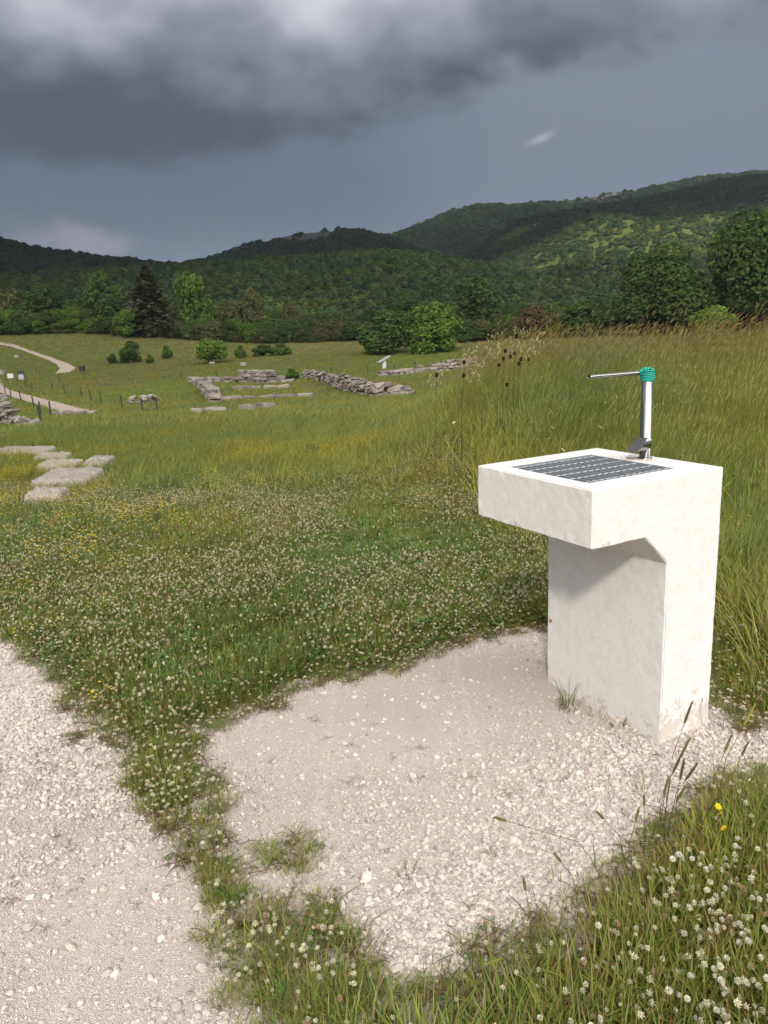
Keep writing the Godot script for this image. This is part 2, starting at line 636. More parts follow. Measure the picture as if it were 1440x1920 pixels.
func build_far_paths() -> void:
	ribbon("meadow_path", [[-82.1, 166.7], [-75.6, 162.2], [-66.3, 150.6], [-58.8, 142.0], [-53.6, 135.1], [-49.8, 128.7], [-48.3, 122.4]], [[-80.4, 163.2], [-73.2, 157.0], [-66.1, 148.6], [-59.0, 140.0], [-55.2, 134.3], [-52.4, 128.4], [-50.2, 121.0]], 0.06)
	ribbon("ruins_path", [[-58.7, 117.5], [-54.5, 112.4], [-48.6, 100.6], [-40.2, 86.3], [-33.4, 75.2], [-28.1, 66.6], [-23.9, 59.7], [-20.8, 54.4], [-17.7, 48.0]], [[-60.5, 114.5], [-56.4, 109.0], [-51.0, 98.5], [-43.3, 88.5], [-36.6, 77.0], [-31.0, 68.0], [-26.4, 60.5], [-22.4, 53.0], [-18.6, 46.0]], 0.06)
	ribbon("side_path", [[-17.5, 31.0], [-15.3, 30.1], [-13.5, 28.5], [-12.7, 27.3]], [[-14.5, 22.0], [-12.6, 23.2], [-12.1, 24.6], [-12.5, 26.4]], 0.03)

var hills := []
const RISE := {"near_hill": -11.0, "west_hill": -6.0, "rocky_hill": 2.0, "east_hill": -6.0, "far_hill": -8.0}   # the crowns stand above the bare crest lines
const WOOD := {"near_hill": 5.6, "west_hill": 8.0, "rocky_hill": 9.5, "east_hill": 6.6, "far_hill": 11.0}   # spacing of the crowns in metres

func hill_height(hl: Dictionary, x: float, d: float) -> float:
	var crest: float = table(hl.crest, x) + RISE[hl.called]
	var t: float = (d - hl.base) / (hl.d - hl.base)
	var g := ground(x, minf(d, 600.0))
	if t <= 0.0:
		return g - 3.0
	var f := 0.0
	if t <= 1.0:
		f = 0.5 * t + 0.5 * ss(0.0, 1.0, t)
	else:
		f = 1.0 - 0.9 * ss(1.0, 1.6, t)
	var fold := n_hill.get_noise_2d(x * 0.55, d * 0.25) * 0.20 + n_hill.get_noise_2d(x * 1.7, d * 0.9) * 0.05
	return g - 3.0 + (crest - g + 3.0) * (f + fold * sin(clampf(t, 0.0, 1.0) * PI) * (0.35 + 0.65 * f))

func build_hills() -> void:
	hills = [
		{"called": "near_hill", "d": 850.0, "base": 330.0, "lo": -620.0, "hi": 300.0, "crest": [[-620.0, 92.0], [-451.0, 86.0], [-339.0, 82.0], [-259.0, 86.0], [-208.0, 88.0], [-152.0, 88.0], [-101.0, 90.0], [-55.0, 92.0], [12.0, 92.0], [57.0, 85.0], [97.0, 75.0], [136.0, 61.0], [171.0, 45.0], [205.0, 28.0], [257.0, 10.0], [300.0, 3.0]]},
		{"called": "west_hill", "d": 1300.0, "base": 800.0, "lo": -1150.0, "hi": -60.0, "crest": [[-1150.0, 250.0], [-928.0, 229.0], [-763.0, 202.0], [-597.0, 177.0], [-556.0, 164.0], [-514.0, 155.0], [-447.0, 144.0], [-396.0, 137.0], [-319.0, 125.0], [-218.0, 98.0], [-125.0, 60.0], [-60.0, 20.0]]},
		{"called": "rocky_hill", "d": 1900.0, "base": 1250.0, "lo": -800.0, "hi": 420.0, "crest": [[-800.0, 110.0], [-571.0, 153.0], [-442.0, 175.0], [-339.0, 195.0], [-287.0, 212.0], [-172.0, 229.0], [-122.0, 232.0], [-71.0, 236.0], [-21.0, 230.0], [28.0, 216.0], [128.0, 178.0], [254.0, 118.0], [420.0, 60.0]]},
		{"called": "east_hill", "d": 1500.0, "base": 420.0, "lo": 20.0, "hi": 1300.0, "crest": [[20.0, 10.0], [78.0, 60.0], [120.0, 97.0], [166.0, 130.0], [231.0, 173.0], [291.0, 199.0], [380.0, 211.0], [498.0, 223.0], [596.0, 237.0], [694.0, 245.0], [791.0, 252.0], [987.0, 258.0], [1300.0, 262.0]]},
		{"called": "far_hill", "d": 2400.0, "base": 1500.0, "lo": -420.0, "hi": 1950.0, "crest": [[-420.0, 140.0], [-240.0, 203.0], [-77.0, 245.0], [20.0, 277.0], [84.0, 292.0], [164.0, 318.0], [244.0, 348.0], [323.0, 360.0], [449.0, 358.0], [576.0, 364.0], [764.0, 377.0], [858.0, 390.0], [936.0, 405.0], [999.0, 410.0], [1171.0, 416.0], [1420.0, 432.0], [1950.0, 436.0]]},
	]
	for hl in hills:
		var s := Shape.new()
		var grass := Shape.new()
		var nx := 150
		var nt := 90
		var prev := []
		for i in nt + 1:
			var t := lerpf(-0.02, 1.6, float(i) / nt)
			var d: float = hl.base + t * (hl.d - hl.base)
			var row := []
			for k in nx + 1:
				var x := lerpf(hl.lo, hl.hi, float(k) / nx)
				row.append(Vector3(x, hill_height(hl, x, d), -d))
			if i > 0:
				for k in nx:
					var sunlit_grass: bool = hl.called == "east_hill" and sunlit_pasture(row[k].x, -row[k].z) > 0.0
					(grass if sunlit_grass else s).quad(prev[k], row[k], row[k + 1], prev[k + 1])
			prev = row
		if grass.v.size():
			tag(put(grass.mesh(true), "sunlit_hill_pasture", M.sunlit_pasture), "", "", "", "structure")
		tag(put(s.mesh(true), hl.called, M.wild), "", "", "", "structure")

func build_hill_track() -> void:
	var s := Shape.new()
	var prev := []
	for i in 31:
		var x := lerpf(160.0, 234.0, i / 30.0)
		var mid := 1462.0 + 4.0 * sin(i * 0.5)
		var row := []
		for k in 3:
			var d := mid + (k - 1) * 6.0
			row.append(Vector3(x, hill_height(hills[3], x, d) + 0.8, -d))
		if i > 0:
			for k in 2:
				s.quad(prev[k], row[k], row[k + 1], prev[k + 1])
		prev = row
	tag(put(s.mesh(true), "hill_track", M.path), "", "", "", "structure")

func build_clouds() -> void:
	# the storm deck between the sun and the hills, above the frame; a break in it lets the sun reach the east hill
	var v := to_sun()
	var s := Shape.new()
	var n := FastNoiseLite.new()
	n.seed = 77
	n.frequency = 0.0035
	n.fractal_octaves = 4
	var step := 36.0
	var nx := 84
	var nd := 82
	var top := []
	var low := []
	var solid := []
	for j in nd + 1:
		var rt := []
		var rl := []
		var rs := []
		for i in nx + 1:
			var gx := -1250.0 + i * step
			var gd := 380.0 + j * step
			var m := cloud_cover(gx, gd, n)
			var alt := 250.0 + gd * 0.18
			var p := Vector3(gx, 0, -gd) + v * (alt / v.y)
			var thick := 26.0 * sqrt(maxf(m, 0.0)) * (1.0 + n.get_noise_2d(gx * 3.0, gd * 3.0))
			rt.append(p + Vector3.UP * thick)
			rl.append(p - Vector3.UP * thick * 0.5)
			rs.append(m > 0.0)
		top.append(rt); low.append(rl); solid.append(rs)
	for j in nd:
		for i in nx:
			if solid[j][i] or solid[j][i + 1] or solid[j + 1][i] or solid[j + 1][i + 1]:
				s.quad(top[j][i], top[j + 1][i], top[j + 1][i + 1], top[j][i + 1])
				s.quad(low[j][i], low[j][i + 1], low[j + 1][i + 1], low[j + 1][i])
	tag(put(s.mesh(true), "cloud", M.cloud), "", "", "", "structure")

func cloud_cover(gx: float, gd: float, n: FastNoiseLite) -> float:
	var w := n.get_noise_2d(gx, gd)
	var m := 1.0
	m = minf(m, (gd - 430.0) / 90.0 + w * 1.2)
	m = minf(m, (0.66 * gd + 60.0 - absf(gx)) / 90.0 + w)
	var hole := Vector2((gx - 400.0) / 310.0, (gd - 1080.0) / 230.0).length()
	m = minf(m, (hole - 1.0) * 1.6 + w * 0.9)
	var hole2 := Vector2((gx - 230.0) / 40.0, (gd - 1420.0) / 120.0).length()
	m = minf(m, (hole2 - 1.0) * 0.8 + w * 0.8)
	return m

# ------------------------------------------------------------------ plants: shared shapes
func leafy_crown(sd: int, leaves: int, size: float, lobes: int, cols: Array, squat := 1.0, ragged := false) -> ArrayMesh:
	# unit crown, 1 m wide and 1 m tall, standing on y = 0: leaf sprays spread over and through several lobes
	var g := RandomNumberGenerator.new()
	g.seed = sd
	var s := Shape.new()
	var balls := []
	for k in lobes:
		var a := g.randf() * TAU
		var hgt := g.randf_range(0.22, 0.80)
		var reach := 0.27 * sqrt(maxf(0.1, 1.0 - pow((hgt - 0.42) / 0.60, 2.0))) * g.randf_range(0.7, 1.15)
		if ragged:
			hgt = g.randf_range(0.10, 0.30) if k % 2 else g.randf_range(0.25, 0.88)
			reach = (0.42 if k % 2 else 0.30 * (1.0 - hgt)) * g.randf_range(0.5, 1.15)
		balls.append([Vector3(cos(a) * reach, hgt, sin(a) * reach), g.randf_range(0.15, 0.26) if ragged else g.randf_range(0.13, 0.23)])
	if not ragged:
		balls.append([Vector3(0, 0.52, 0), 0.30])
		balls.append([Vector3(0, 0.80, 0), 0.18])
	else:
		balls.append([Vector3(0.03, 0.34, 0), 0.30])
		balls.append([Vector3(-0.05, 0.42, 0.05), 0.26])
	for k in leaves:
		var bl: Array = balls[g.randi() % balls.size()]
		var dir := Vector3(g.randfn(), g.randfn(), g.randfn()).normalized()
		var p: Vector3 = bl[0] + dir * bl[1] * (0.55 + 0.5 * pow(g.randf(), 0.5)) * Vector3(1, squat, 1)
		p.y = clampf(p.y, 0.02, 1.05)
		var nrm := (dir + Vector3(g.randfn(), g.randfn() + 0.4, g.randfn()) * 0.55).normalized()
		var t1 := nrm.cross(Vector3(g.randfn(), g.randfn(), g.randfn())).normalized()
		var t2 := nrm.cross(t1)
		var q := size * g.randf_range(0.6, 1.35)
		var c: Color = cols[g.randi() % cols.size()]
		var v := g.randf_range(0.75, 1.3)
		s.tint = Color(c.r * v, c.g * v, c.b * v) * 1.25
		s.tri(p - t1 * q * 0.5, p + t2 * q * 0.55 + nrm * q * 0.15, p + t1 * q * 0.5)
		s.tri(p - t1 * q * 0.35 - t2 * q * 0.2, p + t1 * q * 0.2 - t2 * q * 0.65, p + t1 * q * 0.5)
	return s.mesh()

func conifer_crown(sd: int, cols: Array) -> ArrayMesh:
	var g := RandomNumberGenerator.new()
	g.seed = sd
	var s := Shape.new()
	for k in 150:
		var y := 0.05 + 0.93 * pow(float(k) / 150.0, 0.9)
		var a := k * 2.399 + g.randf() * 0.5
		var reach := (1.02 - y) * 0.56 * g.randf_range(0.75, 1.1)
		var dir := Vector3(cos(a), 0, sin(a))
		var m := 24
		for i in m:
			var t := (i + g.randf()) / m
			var p := Vector3(0, y, 0) + dir * reach * t + Vector3(0, -0.10 * t * t + 0.02, 0) * (1.2 - y) + Vector3(g.randfn(), g.randfn(), g.randfn()) * 0.012
			var q := 0.034 * g.randf_range(0.7, 1.3)
			var nrm := Vector3(g.randfn() * 0.5, 1, g.randfn() * 0.5).normalized()
			var t1 := nrm.cross(Vector3(g.randfn(), 0.2, g.randfn())).normalized()
			var t2 := nrm.cross(t1)
			var c: Color = cols[g.randi() % cols.size()]
			var v := g.randf_range(0.7, 1.3)
			s.tint = Color(c.r * v, c.g * v, c.b * v)
			s.tri(p - t1 * q, p + t2 * q * 0.8, p + t1 * q)
			s.tri(p - t1 * q * 0.8 - t2 * q * 0.5, p + t1 * q, p - t2 * q * 1.2)
	return s.mesh()

func trunk_mesh(sd: int, h: float, r: float) -> ArrayMesh:
	var g := RandomNumberGenerator.new()
	g.seed = sd
	var s := Shape.new()
	var lean := Vector3(g.randf_range(-0.04, 0.04), 0, g.randf_range(-0.04, 0.04)) * h
	s.tube([Vector3(0, -0.2, 0), Vector3(0, h * 0.08, 0), lean * 0.4 + Vector3(0, h * 0.4, 0), lean + Vector3(0, h * 0.85, 0)], [r * 1.5, r, r * 0.75, r * 0.2], 8)
	for k in 5:
		var a := TAU * k / 5.0 + g.randf()
		var y := h * g.randf_range(0.22, 0.55)
		var o := lean * (y / h) + Vector3(0, y, 0)
		var e := o + Vector3(cos(a), 0.8, sin(a)) * h * 0.26
		s.tube([o, o.lerp(e, 0.5) + Vector3(0, 0.03 * h, 0), e], [r * 0.45, r * 0.3, r * 0.1], 5)
	return s.mesh(true)

var crowns := {}

func grow_tree(called: String, label: String, category: String, x: float, d: float, height: float, width: float, crown: String, bare := 0.08, group := "", lean := 0.0) -> void:
	var t := thing(called, at(x, d), rng.randf() * TAU, label, category, group)
	put(trunk_mesh(int(x * 31.0 + d * 7.0) & 0xffff, height * 0.8, height * 0.022 + 0.03), "trunk", M.bark, t)
	var c := put(crowns[crown], "crown", M.crown, t)
	c.position.y = height * (bare if bare > 0.0 else -0.12)
	c.scale = Vector3(width, height * (1.0 - bare), width)
	c.rotation.z = lean

func tuft(sd: int, blades: int, radius: float, h0: float, h1: float, width: float, cols: Array, wind := 0.25, segs := 3) -> Shape:
	var g := RandomNumberGenerator.new()
	g.seed = sd
	var s := Shape.new()
	for k in blades:
		var a := g.randf() * TAU
		var rr := radius * sqrt(g.randf())
		var h := g.randf_range(h0, h1)
		var out := Vector3(cos(a) + wind + g.randfn() * 0.4, 0, sin(a) + g.randfn() * 0.4)
		out = out.normalized() if out.length() > 0.01 else Vector3.RIGHT
		var c: Color = cols[g.randi() % cols.size()]
		var v := g.randf_range(0.8, 1.25)
		s.tint = Color(c.r * v, c.g * v, c.b * v)
		s.blade(Vector3(cos(a) * rr, -0.01, sin(a) * rr), out, h, h * g.randf_range(0.15, 0.85), width * g.randf_range(0.7, 1.3), segs)
	return s

func seed_head(s: Shape, base: Vector3, dir: Vector3, length: float, r: float, col: Color, sides := 4) -> void:
	s.tint = col
	s.tube([base, base + dir * length * 0.25, base + dir * length * 0.65 + Vector3.DOWN * length * 0.03, base + dir * length + Vector3.DOWN * length * 0.12], [r * 0.35, r, r * 0.8, 0.0005], sides, false)

const GREEN := Color(0.150, 0.190, 0.042)
const FRESH := Color(0.200, 0.240, 0.055)
const DEEP := Color(0.088, 0.13, 0.034)
const OLIVE := Color(0.225, 0.235, 0.055)
const STRAW := Color(0.34, 0.27, 0.13)
const RUST := Color(0.23, 0.125, 0.06)

func tall_tuft(sd: int, brown: float) -> ArrayMesh:
	var s := tuft(sd, 16, 0.10, 0.35, 0.62, 0.006, [GREEN, OLIVE, FRESH, GREEN], 0.6)
	var g := RandomNumberGenerator.new()
	g.seed = sd + 1
	for k in (4 if brown < 0.5 else 8):
		var a := g.randf() * TAU
		var root := Vector3(cos(a) * 0.08, 0, sin(a) * 0.08)
		var h := g.randf_range(0.55, 0.92)
		var lean := Vector3(g.randf_range(0.05, 0.25) + 0.25 * brown * g.randf(), 0, g.randf_range(-0.15, 0.15)) * h
		s.tint = FRESH.lerp(STRAW, g.randf() * (0.15 + brown * 0.75))
		var tip := root + lean + Vector3.UP * h
		var mid := root + lean * 0.3 + Vector3.UP * h * 0.6
		var side := Vector3(0, 0, 0.0017)
		s.quad(root - side, root + side, mid + side, mid - side)
		s.quad(mid - side, mid + side, tip + side * 0.7, tip - side * 0.7)
		var dir := (tip - mid).normalized()
		var col := Color(0.17, 0.19, 0.055).lerp(RUST.lerp(STRAW, g.randf() * 0.8), clampf(brown + g.randf_range(-0.25, 0.25), 0.0, 1.0))
		seed_head(s, tip, (dir + Vector3(0.1 + 0.35 * brown, -0.05, 0)).normalized(), g.randf_range(0.05, 0.10), g.randf_range(0.0035, 0.0065), col, 3)
	return s.mesh()

func clover_leaves(sd: int) -> ArrayMesh:
	var g := RandomNumberGenerator.new()
	g.seed = sd
	var s := Shape.new()
	for k in 15:
		var a := g.randf() * TAU
		var rr := 0.085 * sqrt(g.randf())
		var h := g.randf_range(0.025, 0.085)
		var p := Vector3(cos(a) * rr, h, sin(a) * rr)
		s.tint = Color(0.05, 0.09, 0.03)
		var sd2 := Vector3(0.0009, 0, 0.0009)
		s.tri(Vector3(p.x * 0.7, 0, p.z * 0.7) - sd2, Vector3(p.x * 0.7, 0, p.z * 0.7) + sd2, p)
		var v := g.randf_range(0.75, 1.25)
		s.tint = Color(0.088 * v, 0.145 * v, 0.04 * v)
		var up := Vector3(g.randfn() * 0.3, 1, g.randfn() * 0.3).normalized()
		var t1 := up.cross(Vector3(cos(a), 0, sin(a))).normalized()
		for m in 3:
			var dir := t1.rotated(up, TAU * m / 3.0)
			var w := up.cross(dir)
			var q := g.randf_range(0.009, 0.014)
			s.quad(p, p + dir * q * 0.8 + w * q * 0.55, p + dir * q * 1.35 + Vector3.UP * q * 0.25, p + dir * q * 0.8 - w * q * 0.55)
	return s.mesh()

func clover_flower(sd: int, h: float, r: float, petals: int, stem := true) -> ArrayMesh:
	var g := RandomNumberGenerator.new()
	g.seed = sd
	var s := Shape.new()
	var top := Vector3(0.012, h, 0.006)
	if stem:
		s.tint = Color(0.09, 0.13, 0.04)
		s.tube([Vector3.ZERO, Vector3(0.004, h * 0.55, 0.001), top], [0.0011, 0.001, 0.0009], 3, false)
	s.tint = Color(0.42, 0.44, 0.27)
	s.ball(top, Vector3.ONE * r * 0.62, 3, 5)
	for k in petals:
		var y := 1.0 - 1.65 * (k + 0.5) / petals
		var a := k * 2.399
		var q := sqrt(maxf(0.0, 1.0 - y * y))
		var dir := Vector3(cos(a) * q, y, sin(a) * q)
		var side := dir.cross(Vector3(0.3, 1, 0.1)).normalized()
		var tip := top + dir * r * g.randf_range(0.9, 1.15) + Vector3.UP * r * 0.1
		var v := g.randf_range(0.88, 1.08)
		s.tint = Color(0.72 * v, 0.69 * v, 0.60 * v) if y > -0.35 else Color(0.50 * v, 0.38 * v, 0.29 * v)
		s.tri(top + dir * r * 0.35 - side * r * 0.22, tip, top + dir * r * 0.35 + side * r * 0.22)
		s.tri(top + dir * r * 0.6 - side * r * 0.3, tip + side * r * 0.2, tip - side * r * 0.2)
	return s.mesh()

func yellow_plant(sd: int) -> ArrayMesh:
	var s := tuft(sd, 8, 0.03, 0.12, 0.26, 0.005, [GREEN, FRESH], 0.2)
	var g := RandomNumberGenerator.new()
	g.seed = sd + 3
	for k in 9:
		var a := g.randf() * TAU
		var p := Vector3(cos(a) * 0.07, g.randf_range(0.16, 0.30), sin(a) * 0.07)
		s.tint = Color(0.09, 0.13, 0.035)
		var w := Vector3(0.001, 0, 0.001)
		s.tri(-w + Vector3(p.x * 0.3, 0, p.z * 0.3), w + Vector3(p.x * 0.3, 0, p.z * 0.3), p)
		var v := g.randf_range(0.8, 1.1)
		s.tint = Color(0.66 * v, 0.47 * v, 0.018)
		for m in 5:
			var b := TAU * m / 5.0 + g.randf()
			var dir := Vector3(cos(b), 0.5, sin(b)).normalized()
			var side := dir.cross(Vector3.UP).normalized()
			s.quad(p, p + dir * 0.006 + side * 0.004, p + dir * 0.011, p + dir * 0.006 - side * 0.004)
	return s.mesh()

# ------------------------------------------------------------------ gravel
func stone_mesh(sd: int, flat: float) -> ArrayMesh:
	var g := RandomNumberGenerator.new()
	g.seed = sd
	var s := Shape.new()
	s.ball(Vector3.ZERO, Vector3(0.5 * g.randf_range(0.9, 1.35), 0.5 * flat, 0.5 * g.randf_range(0.7, 1.0)), 4, 6, 0.28, g)
	return s.mesh()

func stoniness(x: float, d: float, kind: int) -> float:
	var n := n_patch.get_noise_2d(x * 26.0, d * 26.0)
	if kind == 2:
		var k := ss(0.35, 1.0, (x + 0.15) * 0.55 + (2.95 - d) * 0.62)
		return clampf(k + n * 0.7, 0.0, 1.0)
	return clampf(0.30 + 0.65 * ss(1.9, 2.9, d) + n * 0.75, 0.05, 1.0)

func stone_tint(g: RandomNumberGenerator) -> Color:
	var v := g.randf_range(0.43, 0.68)
	var warm := g.randf()
	if g.randf() < 0.06:
		v *= 0.65
	return Color(v, v * lerpf(0.88, 0.94, warm), v * lerpf(0.80, 0.90, warm))

func build_gravel() -> void:
	var g := RandomNumberGenerator.new()
	g.seed = 404
	var home := stuff("gravel", "pale limestone gravel and chips strewn over the path and apron", "gravel")
	var shapes := []
	for k in 5:
		shapes.append(stone_mesh(500 + k, 0.62))
	var where := [[], [], [], [], []]
	var tints := [[], [], [], [], []]
	var chips := [[], []]
	var chip_tints := [[], []]
	var tries := 0
	while tries < 430000:
		tries += 1
		var d := g.randf_range(1.15, 6.2)
		if g.randf() > 3.2 / d:
			continue
		var x := g.randf_range(-0.60 * d - 0.3, minf(0.60 * d + 0.3, 1.72))
		var kind := surface_at(x, d, 0.07)
		if kind == 0 and g.randf() > 0.10:
			continue
		if kind == 0 and (x < -1.4 or x > 1.5 or d > 3.6):
			continue
		var st := stoniness(x, d, kind)
		var big := g.randf() < 0.03 + 0.55 * st * st
		if not big and g.randf() > 0.48 + 0.25 * st:
			continue
		var size := (0.0065 + 0.0175 * pow(g.randf(), 1.9)) if big else g.randf_range(0.0028, 0.0075)
		if big and g.randf() < 0.07:
			size *= 1.5
		var b := Basis.from_euler(Vector3(g.randf_range(-0.5, 0.5), g.randf() * TAU, g.randf_range(-0.5, 0.5))).scaled(Vector3.ONE * size)
		var t := Transform3D(b, at(x, d, 0.007 + size * g.randf_range(-0.10, 0.24)))
		if big:
			var k := g.randi() % 5
			where[k].append(t)
			tints[k].append(stone_tint(g))
		else:
			var k := g.randi() % 2
			chips[k].append(t)
			chip_tints[k].append(stone_tint(g))
	for k in 5:
		scatter(home, "stones", shapes[k], M.chip, where[k], tints[k])
	for k in 2:
		scatter(home, "chips", shapes[k], M.chip, chips[k], chip_tints[k])
	# the largest loose stones, one by one
	var spots := [[-0.10, 1.97, 0.042], [-0.17, 1.93, 0.032], [0.07, 1.86, 0.024], [-0.72, 1.93, 0.030], [-0.66, 1.77, 0.026], [-0.88, 2.18, 0.028], [-0.58, 1.88, 0.034], [-0.95, 2.34, 0.03], [-0.52, 1.66, 0.030], [-0.77, 1.66, 0.024], [-1.05, 1.95, 0.022], [-0.9, 1.75, 0.026], [-0.62, 1.56, 0.024], [-0.84, 1.56, 0.022], [0.05, 1.63, 0.03], [0.09, 1.66, 0.026], [-0.02, 1.63, 0.028], [0.22, 2.42, 0.028], [0.38, 2.30, 0.024], [0.52, 2.36, 0.026], [0.30, 2.2, 0.026], [0.62, 2.52, 0.026], [0.70, 2.36, 0.028], [0.44, 2.12, 0.027], [0.56, 2.16, 0.030], [0.36, 2.02, 0.026], [0.26, 1.92, 0.028], [0.48, 1.98, 0.025], [0.14, 2.06, 0.025], [0.78, 2.47, 0.026], [0.92, 2.66, 0.034], [1.12, 2.62, 0.03], [1.18, 2.66, 0.024], [0.86, 2.58, 0.022], [0.05, 2.3, 0.024], [-0.06, 2.48, 0.024], [0.16, 2.62, 0.022], [0.02, 2.78, 0.022], [-0.3, 2.9, 0.024], [0.2, 3.1, 0.026], [0.34, 3.28, 0.024], [0.0, 3.1, 0.022], [-0.15, 2.66, 0.022], [-1.35, 2.6, 0.024], [-1.5, 2.9, 0.026], [-1.2, 2.4, 0.022], [-1.75, 3.2, 0.024], [-1.42, 2.2, 0.022]]
	for q in spots:
		var o := put(shapes[g.randi() % 5], "loose_stone", M.stones[g.randi() % 3])
		o.position = at(q[0], q[1], 0.008 + q[2] * 0.2)
		o.rotation = Vector3(g.randf_range(-0.3, 0.3), g.randf() * TAU, g.randf_range(-0.3, 0.3))
		o.scale = Vector3.ONE * q[2] * 1.15
		tag(o, "larger pale stone lying loose among the gravel", "stone", "larger loose stones on the gravel")

# ------------------------------------------------------------------ meadow
func lawn_tint(x: float, d: float) -> Color:
	var n := n_patch.get_noise_2d(x * 8.0, d * 5.0)
	var m := n_patch.get_noise_2d(x * 22.0 + 90.0, d * 14.0)
	var v := lerpf(1.12, 0.98, ss(7.0, 12.0, d)) + 0.22 * m      # clover-rich turf near the gravel, coarser grass beyond
	return Color(v * (1.02 + 0.42 * n), v * (1.04 + 0.12 * n), v * (1.0 - 0.25 * n))

